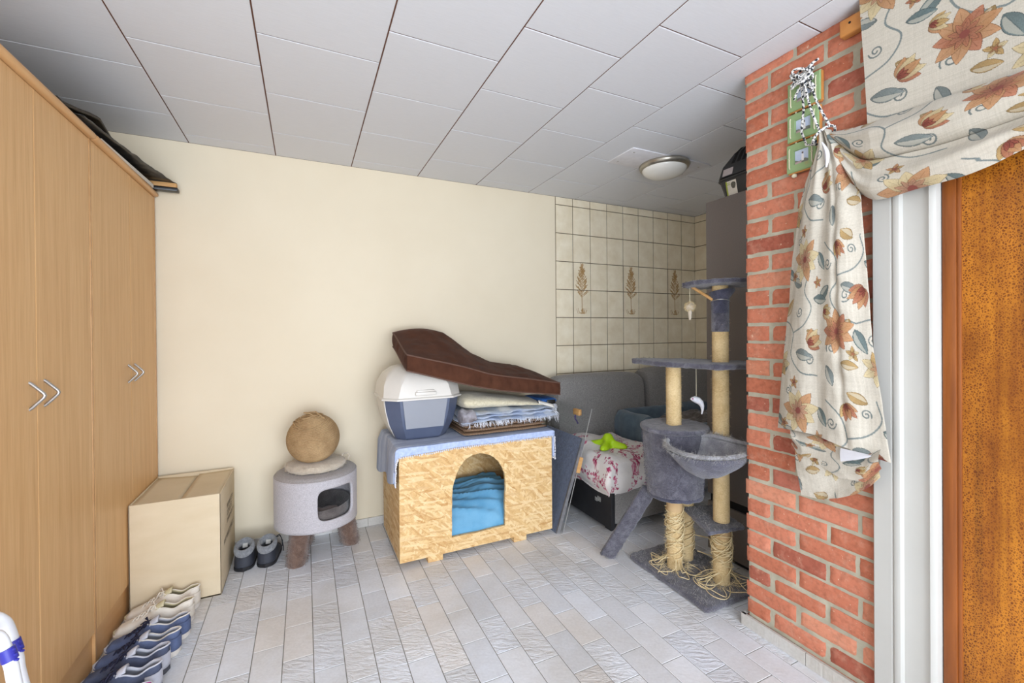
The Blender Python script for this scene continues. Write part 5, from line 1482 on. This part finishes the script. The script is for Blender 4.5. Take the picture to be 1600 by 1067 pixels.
def hanging(ax, z0, z1, kind):
    mb = MB(); mb.tube([(ax[0], ax[1], z0), (ax[0], ax[1], z1)], .0012, 6)
    s = obj('string', mb, 'cord_cream', t)
    if kind == 'pom':
        P = MB(); P.lathe([(.022 * math.sin(q) + 1e-4, -.022 * math.cos(q)) for q in np.linspace(0, PI, 13)], (ax[0], ax[1], z1 - .014), 20, cap=False)
        P.tube([(ax[0], ax[1], z1 - .03), (ax[0] + .002, ax[1] + .002, z1 - .055), (ax[0], ax[1], z1 - .082)], [.011, .009, .005], 10)
        o = obj('pompom', P, 'plush_beige', s)
        pts = []; nn = []
        for _ in range(500):
            v = Vector(RNG.normal(0, 1, 3)).normalized(); pts.append((ax[0] + .021 * v.x, ax[1] + .021 * v.y, z1 - .014 + .021 * v.z)); nn.append(tuple(v))
        prop(obj('pile', MB().fibres(pts, nn, .010, .0006, .5, .2, 2), 'rope_pale', o, smooth=0), kind='stuff')
    else:
        d = Vector((.9, -.43, 0)); c = Vector((ax[0], ax[1], z1 - .018)); pts = []; rs_ = []
        for q, (u, z, r) in enumerate(((-.030, .006, .003), (-.022, .006, .010), (-.008, .004, .016), (.008, -.002, .018), (.022, -.014, .015), (.030, -.032, .010), (.031, -.052, .006), (.027, -.072, .003))):
            pts.append(c + d * u + Vector((0, 0, z))); rs_.append(r)
        o = obj('mouse', MB().tube(pts, rs_, 14), 'white_fringe', s, smooth=80)
        e = c + d * -.018 + Vector((-.009, -.009, .008))
        obj('eye', MB().lathe([(.0003, -.004), (.004, 0), (.0003, .004)], tuple(e), 10), 'sh_pink', o)
        obj('ear', MB().lathe([(.0003, -.003), (.008, 0), (.0003, .003)], tuple(c + d * -.006 + Vector((0, 0, .018))), 12), 'white_fringe', o)
hanging((1.779, 1.618), 1.487, 1.405, 'pom')
hanging((1.80, 1.60), 1.086, .932, 'mouse')

# ------------------------------------------------------------------ grey cabinet and pet carrier
t = thing('tall_cabinet', 'tall plain anthracite cabinet standing behind the brick pier', 'cabinet', (2.33, 1.52, 0))
obj('body', MB().box((2.07, 1.27, .345), (2.62, 1.765, 1.995), .003), 'cabinet', t)
obj('shade_band', MB().box((2.085, 1.29, .30), (2.60, 1.755, .345)), 'black_gap', t, smooth=0)  # black band modelled in place of a dark shadow across the side
obj('lower_body', MB().box((2.07, 1.27, .03), (2.62, 1.765, .30), .003), 'cabinet', t)
obj('plinth', MB().box((2.10, 1.29, 0), (2.60, 1.75, .03)), 'black_gap', t, smooth=0)
t = thing('pet_carrier', 'black plastic pet carrier with slotted roof on top of the grey cabinet', 'carrier', (2.32, 1.50, 1.996))
KX0, KY0, KY1 = 2.085, 1.29, 1.705
def csec(z, ix, iy): return (KX0 + ix, KY0 + iy, 2.60 - ix, KY1 - iy, z)
def rectloft(secs, c=.03):
    P = []
    for (x0, y0, x1, y1, z) in secs:
        P.append([(x, y, z) for x, y in [(x0 + c, y0), (x1 - c, y0), (x1, y0 + c), (x1, y1 - c), (x1 - c, y1), (x0 + c, y1), (x0, y1 - c), (x0, y0 + c)]])
    mb = MB().grid(P, closev=True); mb.f.append(tuple(reversed(range(8)))); mb.f.append(tuple(range(len(P) * 8 - 8, len(P) * 8))); mb.mi += [0, 0]; return mb
obj('tray', rectloft([csec(1.997, .02, .022), csec(2.085, .0, .002), csec(2.093, -.008, -.006), csec(2.10, -.008, -.006), csec(2.102, .01, .01)]), 'carrier', t, smooth=30, mods=[('BEVEL', dict(width=.003, segments=2))])
top_ = obj('roof', rectloft([csec(2.104, -.006, -.004), csec(2.112, -.006, -.004), csec(2.165, .006, .008), csec(2.235, .045, .05), csec(2.27, .085, .09), csec(2.275, .12, .12)]), 'carrier', t, smooth=30, mods=[('BEVEL', dict(width=.003, segments=2))])
mb = MB()
for k in range(9):
    y = 1.615 - .031 * k
    mb.add([(KX0 + .007, y, 2.17), (KX0 + .007, y - .017, 2.17), (KX0 + .044, y - .017, 2.234), (KX0 + .044, y, 2.234)], [(0, 1, 2, 3)])
    mb.add([(KX0 + .0455, y, 2.236), (KX0 + .0455, y - .017, 2.236), (KX0 + .083, y - .017, 2.268), (KX0 + .083, y, 2.268)], [(0, 1, 2, 3)])
obj('slots', mb, 'carrier_slot', top_, smooth=0, mods=[('SOLIDIFY', dict(thickness=.002, offset=0))])
obj('sticker', MB().add([(KX0 - .0085, 1.66, 2.109), (KX0 - .0085, 1.60, 2.109), (KX0 + .002, 1.60, 2.148), (KX0 + .002, 1.66, 2.148)], [(0, 1, 2, 3)]), 'lilac_label', top_, smooth=0, mods=[('SOLIDIFY', dict(thickness=.001, offset=0))])
def tray_x(z): return KX0 + .02 - .02 * (z - 1.997) / .088 - .0012
def tq(y0, y1, z0, z1, o=0): return [(tray_x(z0) - o, y0, z0), (tray_x(z0) - o, y1, z0), (tray_x(z1) - o, y1, z1), (tray_x(z1) - o, y0, z1)]
lb = obj('label', MB().add(tq(1.648, 1.585, 2.002, 2.078), [(0, 1, 2, 3)]), 'paper', t, smooth=0)
obj('label_border', MB().add(tq(1.648, 1.640, 2.002, 2.078, .0003), [(0, 1, 2, 3)]).add(tq(1.64, 1.622, 2.058, 2.060, .0006), [(0, 1, 2, 3)]).add(tq(1.64, 1.622, 2.068, 2.070, .0006), [(0, 1, 2, 3)]).add(tq(1.64, 1.638, 2.058, 2.070, .0006), [(0, 1, 2, 3)]).add(tq(1.632, 1.63, 2.058, 2.070, .0006), [(0, 1, 2, 3)]).add(tq(1.624, 1.622, 2.058, 2.070, .0006), [(0, 1, 2, 3)]), 'lime_label', lb, smooth=0)
z_ = 2.052; mbp = MB(); c0 = [(tray_x(z_ + .019 * math.sin(a)) - .0004, 1.604 - .014 * math.cos(a) * (1 + .12 * math.sin(3 * a)), z_ + .019 * math.sin(a) * (1 + .1 * math.cos(2 * a))) for a in np.linspace(0, 2 * PI, 25)[:-1]]
mbp.add(c0, [tuple(range(24))]); obj('printed_picture', mbp, simple('dark_animal_print', S(66, 64, 58), S(120, 116, 104), 200, rough=.6), lb, smooth=0)

# ------------------------------------------------------------------ ceiling lamp and its mounting plate
struct('trim_2', MB().box((1.755, 2.005, CEIL - .006), (2.395, 2.245, CEIL + .001), .002), simple('white_plate', S(226, 224, 228), rough=.5))
t = thing('ceiling_lamp', 'round flush ceiling lamp with opal dome and brushed nickel ring', 'lamp', (2.118, 2.128, CEIL - .006))
obj('ring', MB().lathe([(.001, 0), (.155, 0), (.158, -.004), (.158, -.012), (.150, -.026), (.140, -.031), (.132, -.030), (.13, -.02), (.001, -.02)], (2.118, 2.128, CEIL - .006), 64, cap=False), 'nickel', t)
obj('dome', MB().lathe([(.139 * math.cos(q) + 1e-4, -.026 - .058 * math.sin(q)) for q in np.linspace(0, PI / 2, 16)], (2.118, 2.128, CEIL - .006), 64, cap=False), 'opal', t, smooth=80)
for x, y in ((1.80, 2.20), (1.80, 2.05), (2.35, 2.06), (2.35, 2.20)):
    obj('screw', MB().lathe([(.001, -.003), (.005, -.002), (.006, 0)], (x, y, CEIL - .006), 12, cap=False), 'steel', t)

# ------------------------------------------------------------------ floral fabric print (painted once, sampled per vertex)
class Floral:
    W, H, PX = .46, .54, .0006
    def __init__(s):
        nx, ny = int(s.W / s.PX), int(s.H / s.PX); s.nx, s.ny = nx, ny
        s.X, s.Y = np.meshgrid((np.arange(nx) + .5) * s.PX, (np.arange(ny) + .5) * s.PX, indexing='ij')
        rs = np.random.default_rng(2); s.rs = rs
        s.I = np.ones((nx, ny, 3)) * np.array([216, 207, 191.])
        s.I += rs.normal(0, 3, (nx, ny, 1)) + rs.normal(0, 3, (nx, 1, 1)) + rs.normal(0, 3, (1, ny, 1))
        RUST, ORA, OCH, CRM, RED, GRY, TEAL, OUT = [np.array(c, float) for c in ((190, 122, 92), (206, 152, 108), (204, 166, 108), (228, 206, 160), (164, 92, 80), (142, 152, 150), (122, 140, 140), (112, 104, 96))]
        curl = s.curl; leaf = s.leaf
        # winding stems
        s.stroke([(.02, .05), (.08, .10), (.10, .17), (.06, .23), (.10, .30), (.17, .33)], .0026, GRY * .9)
        s.stroke([(.17, .33), (.25, .32), (.31, .36), (.30, .44), (.36, .50), (.44, .51)], .0026, GRY * .9)
        s.stroke([(.31, .36), (.38, .33), (.41, .27), (.37, .21), (.40, .14)], .0026, GRY * .9)
        s.stroke([(.10, .17), (.17, .15), (.22, .10), (.21, .04)], .0026, GRY * .9)
        for c in ((.045, .125, .022, 1, 0), (.135, .235, .024, -1, 2), (.235, .385, .022, 1, 1), (.345, .285, .02, -1, 3), (.405, .455, .022, 1, 4), (.17, .085, .018, -1, .5), (.06, .41, .024, 1, 2.6), (.30, .03, .018, 1, 5)): curl(*c, GRY * .82)
        for (x, y, a, L, c) in ((.05, .20, 2.5, .055, TEAL), (.115, .20, .3, .05, GRY), (.15, .315, 2.2, .05, OCH), (.165, .35, 1.1, .06, TEAL), (.235, .30, -.9, .055, OCH), (.33, .43, .2, .06, GRY), (.29, .47, 2.6, .055, TEAL), (.395, .35, .6, .05, OCH), (.42, .24, .1, .05, TEAL), (.35, .19, 3.4, .05, GRY), (.22, .13, .5, .05, TEAL), (.18, .05, 3.6, .05, OCH), (.03, .47, 1.2, .05, GRY), (.10, .46, .2, .045, OCH), (.44, .08, 1.0, .05, TEAL)): leaf(x, y, a, L * 1.5, L * .36, c)
        # large open blooms, tulips, small blossoms
        s.bloom(.36, .10, .085, 1.9, [CRM, CRM, ORA], RED, 9); s.bloom(.09, .355, .078, .4, [ORA, RUST, ORA], RED, 9)
        s.tulip(.21, .215, .075, 2.3, [RUST, ORA, RUST]); s.tulip(.40, .40, .07, -.5, [ORA, CRM, RUST]); s.tulip(.10, .055, .06, 1.2, [ORA, RUST, OCH])
        s.bloom(.235, .475, .062, 3.6, [CRM, OCH, CRM], RUST, 7); s.tulip(.015, .285, .05, .2, [OCH, CRM, ORA])
        s.bloom(.285, .155, .026, 0, [ORA, OCH, ORA], RED, 5); s.bloom(.15, .43, .028, 1, [OCH, CRM, OCH], RUST, 5); s.bloom(.44, .185, .024, 2, [ORA, RUST, ORA], OCH, 5); s.bloom(.33, .54, .026, 1, [ORA, OCH, ORA], RED, 5)
        s.I = Sn(np.clip(s.I, 0, 255))
    def d(s, cx, cy):
        return (s.X - cx + s.W / 2) % s.W - s.W / 2, (s.Y - cy + s.H / 2) % s.H - s.H / 2
    def put(s, m, col, k=1.0):
        s.I[m] = s.I[m] * (1 - k) + np.asarray(col) * k
    def petal(s, cx, cy, ang, L, w, col, vein=True, point=.75):
        dx, dy = s.d(cx, cy); u = dx * math.cos(ang) + dy * math.sin(ang); v = -dx * math.sin(ang) + dy * math.cos(ang)
        t = np.clip(u / L, 0, 1); hw = w * np.sin(PI * t ** point) ** .8; ok = (u > 0) & (u < L); e = hw - np.abs(v)
        m = ok & (e > 0)
        tone = (1 - .22 * (1 - t[m]))[:, None] * np.asarray(col) + s.rs.normal(0, 5, (m.sum(), 1))
        s.I[m] = s.I[m] * .1 + tone * .9
        s.put(ok & (e > 0) & (e < .0013), np.asarray(col) * .62)
        if vein: s.put(m & (np.abs(v) < .0007) & (t < .8), np.asarray(col) * .72, .7)
    def leaf(s, x, y, a, L, w, col):
        s.petal(x, y, a, L, w, col * .96, True, .9)
        dx, dy = s.d(x, y); u = dx * math.cos(a) + dy * math.sin(a); v = -dx * math.sin(a) + dy * math.cos(a); t = np.clip(u / L, 0, 1)
        m = (u > .1 * L) & (u < .92 * L) & (v > .001) & (v < .8 * w * np.sin(PI * t ** .9)); s.put(m, np.array([214, 206, 188]), .62)
    def bloom(s, x, y, R, a0, cols, cen, n):
        for k in range(n):
            a = a0 + 2 * PI * k / n; s.petal(x, y, a, R * (1 - .12 * (k % 3 == 1)), R * .27, cols[k % len(cols)])
        for k in range(n): s.petal(x, y, a0 + .35 + 2 * PI * k / n, R * .5, R * .11, cen * .5 + cols[0] * .5)
        dx, dy = s.d(x, y); s.put(np.hypot(dx, dy) < R * .14, cen * .85)
    def tulip(s, x, y, R, a, cols):
        for da, L, c in ((-.75, .85, 0), (.75, .85, 2), (-.38, 1.0, 1), (.38, 1.0, 1), (0, .92, 0)): s.petal(x, y, a + da, R * L, R * .22, cols[c])
        for da in (-.5, 0, .5): s.petal(x, y, a + da, R * .45, R * .1, np.array([156, 84, 70.]), False)
    def stroke(s, pts, r, col):
        P = np.array(pts); 
        # Catmull-Rom
        out = []
        Q = np.vstack([2 * P[0] - P[1], P, 2 * P[-1] - P[-2]])
        for i in range(1, len(Q) - 2):
            for t in np.linspace(0, 1, 10, endpoint=False):
                a, b, c, d_ = Q[i - 1:i + 3]; out.append(.5 * ((2 * b) + (c - a) * t + (2 * a - 5 * b + 4 * c - d_) * t * t + (3 * b - a - 3 * c + d_) * t ** 3))
        out.append(P[-1]); s.poly(np.array(out), r, col)
    def poly(s, P, r, col):
        for a, b in zip(P, P[1:]):
            dx, dy = s.d(*a); ex, ey = b - a; L2 = ex * ex + ey * ey + 1e-12; t = np.clip((dx * ex + dy * ey) / L2, 0, 1)
            s.put(np.hypot(dx - t * ex, dy - t * ey) < r, col, .9)
    def curl(s, cx, cy, R, sg, a0, col):
        q = np.linspace(0, 1, 26); rr_ = R * (1 - .82 * q); a = a0 + sg * q * 3.6 * PI * .8
        s.poly(np.stack([cx + rr_ * np.cos(a), cy + rr_ * np.sin(a)], 1), .0022, col)
    def __call__(s, U, V):
        i = (np.floor((U % s.W) / s.PX).astype(int)) % s.nx; j = (np.floor((V % s.H) / s.PX).astype(int)) % s.ny
        return np.concatenate([s.I[i, j] * .74, np.ones(U.shape + (1,))], -1)
FLO = Floral()
def tabs(tab, z, k):
    return interp([(r[0], r[k]) for r in sorted(tab)], z)

cur = thing('curtain', 'floral cream curtain, gathered and tied back across the brown door', 'curtain', (1.64, .6, 1.94))
# flat upper panel
nu, nv = 420, 330
Pp = np.zeros((nu, nv, 3)); yy_ = np.concatenate([np.linspace(0, .4, 360, endpoint=False), np.linspace(.4, 1, 60)]); zz_ = np.linspace(2.349, 1.86, nv)
Ug = np.zeros((nu, nv)); Vg = np.zeros((nu, nv))
for i in range(nu):
    for j in range(nv):
        z = zz_[j]; yl = .778 + (z - 1.95) * .052; y = yl + (-.16 - yl) * yy_[i]
        Pp[i, j] = (1.655 + .004 * math.sin(y * 14) + .003 * nz3((y * 5, z * 5, 0)), y, z); Ug[i, j] = .80 - y; Vg[i, j] = 2.35 - z
obj('upper_panel', MB().grid(Pp, cols=FLO(Ug + .30, Vg + .09)), 'floral', cur, smooth=80)
# horizontal swag
nu, nv = 480, 240
P = np.zeros((nu, nv, 3)); ygrid = np.concatenate([np.linspace(.908, .42, 420, endpoint=False), np.linspace(.42, -.16, 60)]); Ug = np.zeros((nu, nv)); Vg = np.zeros((nu, nv))
LOW = [(-.2, 1.75), (.433, 1.722), (.55, 1.690), (.62, 1.680), (.72, 1.678), (.775, 1.690), (.80, 1.72), (.835, 1.79), (.865, 1.86), (.885, 1.905), (.91, 1.932)]
UPP = [(-.2, 1.95), (.43, 1.922), (.59, 1.927), (.786, 1.934), (.85, 1.946), (.91, 1.958)]
LOW, UPP = smooth_tab(LOW, 3), smooth_tab(UPP, 3)
for i in range(nu):
    y = ygrid[i]
    lo, hi = interp(LOW, y), interp(UPP, y); k = min(1, (.91 - y) / .16); sp = min(1, max(0, (.91 - y) / .5))
    for j in range(nv):
        b = j / (nv - 1)
        c1 = .50 + .10 * sp * math.sin((.9 - y) * 3)
        if b < c1: prof_x = math.sin(PI * b / c1) ** .7 * .052
        else:
            q = (b - c1) / (1 - c1); prof_x = .012 + .03 * math.sin(PI * q) ** .8 + .008 * math.sin(q * 9 - y * 6)
        x = 1.652 - prof_x * (.35 + .65 * k)
        x -= .007 * math.sin(b * 26 + 5 * (1 - sp)) * (1 - sp) * k + .004 * mnoise.fractal(Vector((y * 7, b * 3, 1)), 1, 2, 3)
        z = hi + (lo - hi) * b + (.006 * math.sin(y * 22) if b > .9 else 0) * k
        P[i, j] = (x, y, z); Ug[i, j] = .9 - y; Vg[i, j] = b * .36 + .12 * (1 - k) * (b - .5)
obj('swag', MB().grid(P, cols=FLO(Ug + .12, Vg + .285)), 'floral', cur, smooth=80)
# hanging tail
TAB = [(1.958, .912, .880), (1.925, .918, .866), (1.90, .927, .848), (1.80, .965, .812), (1.70, .990, .789), (1.54, 1.010, .779), (1.235, 1.040, .759), (.93, 1.068, .720), (.86, 1.074, .710)]
nu, nv = 230, 640
P = np.zeros((nu, nv, 3)); Ug = np.zeros((nu, nv)); Vg = np.zeros((nu, nv))
for i in range(nu):
    a = i / (nu - 1)
    zb_t = .885 + .02 * math.sin(a * 4 + .4) - .010 * a
    for j in range(nv):
        t_ = j / (nv - 1); z = 1.958 + (zb_t - 1.958) * t_
        yl, yr = tabs(TAB, z, 1), tabs(TAB, z, 2); y = yl + (yr - yl) * a
        op = min(1, t_ / .35)
        f = .011 * math.sin(2 * PI * (2.2 * a + .15 * t_) + .6) * (1 - .45 * op) + .006 * math.sin(2 * PI * (4.5 * a) + 2 * t_) * (1 - .8 * op) + .013 * math.exp(-((a - .66 - .04 * t_) / .035) ** 2) * op * .5
        cr = .006 * mnoise.fractal(Vector((y * 9, z * 4.5, 3)), 1, 2, 4) + .004 * math.sin(z * 60 + a * 7) * math.exp(-((a - .75) / .16) ** 2) * (.3 + .7 * op)
        P[i, j] = (1.632 - .026 * math.sin(PI * a) ** .7 * (.5 + .5 * op) + f + cr, y, z)
        Ug[i, j] = a * (.12 + .33 * min(1, .35 + .65 * op)) + (.5 - a) * 0; Vg[i, j] = 1.958 - z
obj('tail', MB().grid(P, cols=FLO(Ug + .24, Vg + .20)), 'floral', cur, smooth=80)
# turned-up hem below the tail: back layer and a diagonal front layer
def hem_layer(yl, yr, top, bot, x0, amp, uo, vo, nu=120, nv=90, ph=0, name='turned_hem'):
    P = np.zeros((nu, nv, 3)); Ug = np.zeros((nu, nv)); Vg = np.zeros((nu, nv))
    for i in range(nu):
        a = i / (nu - 1); y = yl + (yr - yl) * a; zt, zb2_ = interp(top, a), interp(bot, a)
        for j in range(nv):
            b = j / (nv - 1); z = zt + (zb2_ - zt) * b
            f = amp * math.sin(5 * a + 6 * b + ph) + amp * .7 * mnoise.fractal(Vector((y * 12, z * 12, ph)), 1, 2, 3)
            P[i, j] = (min(x0 + f - .012 * math.sin(PI * b), 1.672), y + .01 * math.sin(b * 5 + ph) * (1 - a), z); Ug[i, j] = a * .36; Vg[i, j] = b * .26 + .1 * a
    return obj(name, MB().grid(P, cols=FLO(Ug + uo, Vg + vo)), 'floral', cur, smooth=80)
hem_layer(.997, .742, [(0, .90), (1, .90)], [(0, .660), (.25, .664), (.5, .690), (.72, .722), (.9, .765), (1, .80)], 1.645, .006, .05, .30, ph=.5)
hem_layer(1.012, .735, [(0, .90), (1, .91)], [(0, .845), (.12, .80), (.3, .80), (.6, .768), (.85, .775), (1, .83)], 1.630, .006, .20, .02, ph=2.0)
obj('lining_and_highlight', MB().grid([[(1.608 - .004 * math.sin(PI * b), .838 - .088 * a, .874 - .002 * a - (.042 * (1 - a) ** .8 + .003) * b) for b in np.linspace(0, 1, 6)] for a in np.linspace(0, 1, 14)]), 'lining', cur)
obj('lining_and_highlight', MB().grid([[(1.594 + .012 * a - .006 * math.sin(PI * b), .884 - (.004 + .014 * math.sin(PI * a)) * b - .006 * a, 1.905 - .085 * a) for b in np.linspace(0, 1, 5)] for a in np.linspace(0, 1, 12)]), 'lining', cur)  # pale strip stands in for a narrow highlight on the gathered cloth

t = thing('curtain_rail', 'short pale wooden batten end holding the curtain under the ceiling', 'curtain rail', (1.685, .4, 2.295))
rl = obj('batten', MB().box((1.667, -.16, 2.268), (1.7005, .868, 2.325), .006, 3), 'orange_wood', t)
obj('screw_hole', MB().lathe([(.0005, -.001), (.0045, 0), (.0045, .002), (.0005, .002)], (0, 0, 0), 12) if False else MB().tube([(1.6675, .835, 2.303), (1.666, .835, 2.303)], .004, 12), 'black_gap', rl)

# ------------------------------------------------------------------ triple picture frame and tieback rope
t = thing('picture_frame', 'hanging set of three sage green wooden photo frames on the brick pier', 'picture frame', (1.69, 1.0, 2.04))
def photo_cols(n, seed):
    rs = np.random.default_rng(seed); a, b = np.meshgrid(np.linspace(0, 1, n), np.linspace(0, 1, n), indexing='ij')
    c = np.ones((n, n, 3)) * np.array([196, 208, 232.]); c += (b[..., None] - .5) * 26
    g_ = b < .25 + .06 * np.sin(a * 9 + seed); c[g_] = [128, 130, 120]; c[(b < .16) & (a < .45)] = [196, 168, 170]
    tw = np.abs(a - .55) < .05 + .05 * (1 - b); c[tw & (b < .72) & (b > .15)] = [236, 234, 236]; c[tw & (b > .66) & (b < .74)] = [90, 60, 70]; c[(np.hypot(a - .55, (b - .76) * 1.2) < .07)] = [110, 96, 90]
    return np.concatenate([Sn(c), np.ones((n, n, 1))], -1)
for q, (y0, y1, z0, z1) in enumerate(((.938, 1.056, 2.100, 2.208), (.944, 1.058, 1.985, 2.088), (.953, 1.061, 1.868, 1.975))):
    X0, X1 = 1.6835, 1.7015; cy, cz = (y0 + y1) / 2, (z0 + z1) / 2; hy, hz2 = (y1 - y0) / 2, (z1 - z0) / 2
    loops = [(hy, hz2, X1), (hy, hz2, X0 + .003), (hy - .003, hz2 - .003, X0), (hy * .50, hz2 * .50, X0), (hy * .47, hz2 * .47, X0 + .004), (hy * .47, hz2 * .47, X1 - .004)]
    mb = MB(); mb.grid([[(x, cy + a, cz + b) for a, b in ((h, v), (-h, v), (-h, -v), (h, -v))] for h, v, x in loops], closev=True)
    f_ = obj('frame', mb, 'sage', t, smooth=20)
    obj('wooden_rim', MB().box((X0 + .006, y0 - .004, z0 - .002), (X1, y0 + .004, z1 - .002), .002).box((X0 + .006, y0, z0 - .004), (X1, y1 - .003, z0 + .003), .002), 'orange_wood', f_)
    n = 30; yy2 = np.linspace(cy + hy * .47, cy - hy * .47, n); zz2 = np.linspace(cz - hz2 * .47, cz + hz2 * .47, n)
    obj('photo', MB().grid([[(X0 + .007, y, z) for z in zz2] for y in yy2], cols=photo_cols(n, q)), 'photo', f_, smooth=0)
    for sg in (-1, 1):
        yc = cy + sg * hy * .76
        obj('cord', MB().tube([(X0 + .001, yc, cz - hz2 * .72), (X0 - .003, yc, cz - hz2 * .6), (X0 - .003, yc, cz + hz2 * .6), (X0 + .001, yc, cz + hz2 * .72)], .0022, 6).lathe([(.0003, -.005), (.0045, 0), (.0003, .005)], (X0 - .0035, yc, cz), 8), 'cord_cream', f_)
for y, z0, z1 in ((1.03, 2.085, 2.102), (.965, 2.085, 2.102), (1.03, 1.972, 1.988), (.975, 1.972, 1.988)):
    obj('link_cord', MB().tube([(1.694, y, z0), (1.694, y, z1)], .003, 6), 'cord_cream', t)
obj('bead', MB().lathe([(.0004, -.009), (.008, -.005), (.0095, 0), (.008, .005), (.0004, .009)], (1.692, 1.036, 1.856), 14), 'cord_cream', t)

t = thing('tieback_rope', 'knotted black and white rope holding the curtain to the brick pier', 'rope', (1.67, .98, 2.2))
kc = Vector((1.662, .985, 2.205)); rs = np.random.default_rng(4); mb = MB()
for k in range(7):
    pts = []; ph = rs.uniform(0, 6, 3); am = (.014 + .006 * rs.random(), .022 + .012 * rs.random(), .020 + .016 * rs.random())
    for q in np.linspace(0, 2 * PI, 26)[:-1]:
        pts.append(kc + Vector((am[0] * math.sin(q + ph[0]) - .004, am[1] * math.cos(q + ph[1]), am[2] * math.sin(q + ph[2]) - .012 * (k % 3))))
    mb.tube(pts, .0042, 8, closed=True)
mb.tube([kc + Vector((0, -.01, .0)), kc + Vector((-.006, -.035, .022)), kc + Vector((.004, -.052, .032))], .0042, 8)
mb.tube([kc + Vector((0, .0, -.03)), kc + Vector((-.008, .022, -.066)), kc + Vector((-.004, .030, -.078))], .0042, 8)
obj('knot', mb, 'rope', t)
tp_ = Vector((1.60, .902, 1.945))
def strand(p0, p1, sag, n=30):
    pts = []; sd = Vector((0, .7, .3))
    for q in np.linspace(0, 1, n):
        p = p0.lerp(p1, q) + Vector((-sag * math.sin(PI * q), 0, -.01 * math.sin(PI * q))); pts.append(p)
    return pts
for p0, p1 in ((kc + Vector((-.008, -.008, -.03)), Vector((1.618, .905, 1.962))), (kc + Vector((-.004, -.02, -.02)), Vector((1.625, .875, 1.965))), ):
    obj('strand', MB().tube(strand(p0, p1, .006), .0042, 8), 'rope', t)
obj('strand', MB().tube([kc + Vector((-.008, .0, -.03)), Vector((1.665, .985, 2.08)), Vector((1.663, .992, 2.0)), Vector((1.664, .975, 1.945)), Vector((1.640, .930, 1.925)), Vector((1.620, .918, 1.93))], .0042, 8), 'rope', t)
obj('loop', MB().tube([(1.630 + .036 * math.cos(a), .897 + .030 * math.sin(a), 1.942 - .020 * math.sin(a)) for a in np.linspace(0, 2 * PI, 33)[:-1]], .0042, 8, closed=True), 'rope', t)
obj('nail', MB().tube([(1.712, .985, 2.222), (1.650, .985, 2.228)], .003, 8), 'steel', t)

# ------------------------------------------------------------------ light
W = bpy.data.worlds.new('World'); SC.world = W; W.use_nodes = True
W.node_tree.nodes['Background'].inputs[0].default_value = (.86, .93, 1.0, 1); W.node_tree.nodes['Background'].inputs[1].default_value = 1.0
def area(name, loc, rot, sx, sy, e, col):
    l = bpy.data.lights.new(name, 'AREA'); l.shape = 'RECTANGLE'; l.size = sx; l.size_y = sy; l.energy = e; l.color = col
    o = bpy.data.objects.new(name, l); COL.objects.link(o); o.location = loc; o.rotation_euler = rot; return o
area('window_daylight', (.2, YF - .42, 1.14), (PI / 2 - .36, 0, 0), 2.8, 2.1, 158, (.86, .95, 1.08))
area('ceiling_fill', (.2, YF - .30, .62), (PI / 2 + .60, 0, 0), 2.6, .8, 35, (.93, .97, 1.0))  # added fill aimed upward to brighten the ceiling
area('added_side_fill', (XL - .2, -.35, 1.385), (PI / 2, 0, -PI / 2), 2.0, 1.7, 10, (.9, .96, 1.05))  # added fill behind the unseen side window, lifts the alcove

# ------------------------------------------------------------------ camera
yaw, pitch, roll = math.radians(25.4469), math.radians(-.2711), math.radians(-.4761)
f = Vector((math.sin(yaw) * math.cos(pitch), math.cos(yaw) * math.cos(pitch), math.sin(pitch)))
r = Vector((math.cos(yaw), -math.sin(yaw), 0)); u = r.cross(f)
r2 = r * math.cos(roll) + u * math.sin(roll); u2 = -r * math.sin(roll) + u * math.cos(roll)
cd = bpy.data.cameras.new('camera'); cam = bpy.data.objects.new('camera', cd); COL.objects.link(cam)
m = Matrix((r2, u2, -f)).transposed().to_4x4(); m.translation = Vector((0, 0, HC)); cam.matrix_world = m
cd.sensor_fit = 'HORIZONTAL'; cd.sensor_width = 36; cd.lens = 679.527 / 1600 * 36
cd.shift_x = 0; cd.shift_y = -(533.5 - 521.458) / 1600; cd.clip_start = .02
SC.camera = cam
SC.view_settings.view_transform = 'Standard'; SC.view_settings.look = 'None'
SC.view_settings.exposure = 0.0; SC.view_settings.gamma = 1.0; SC.view_settings.use_curve_mapping = False
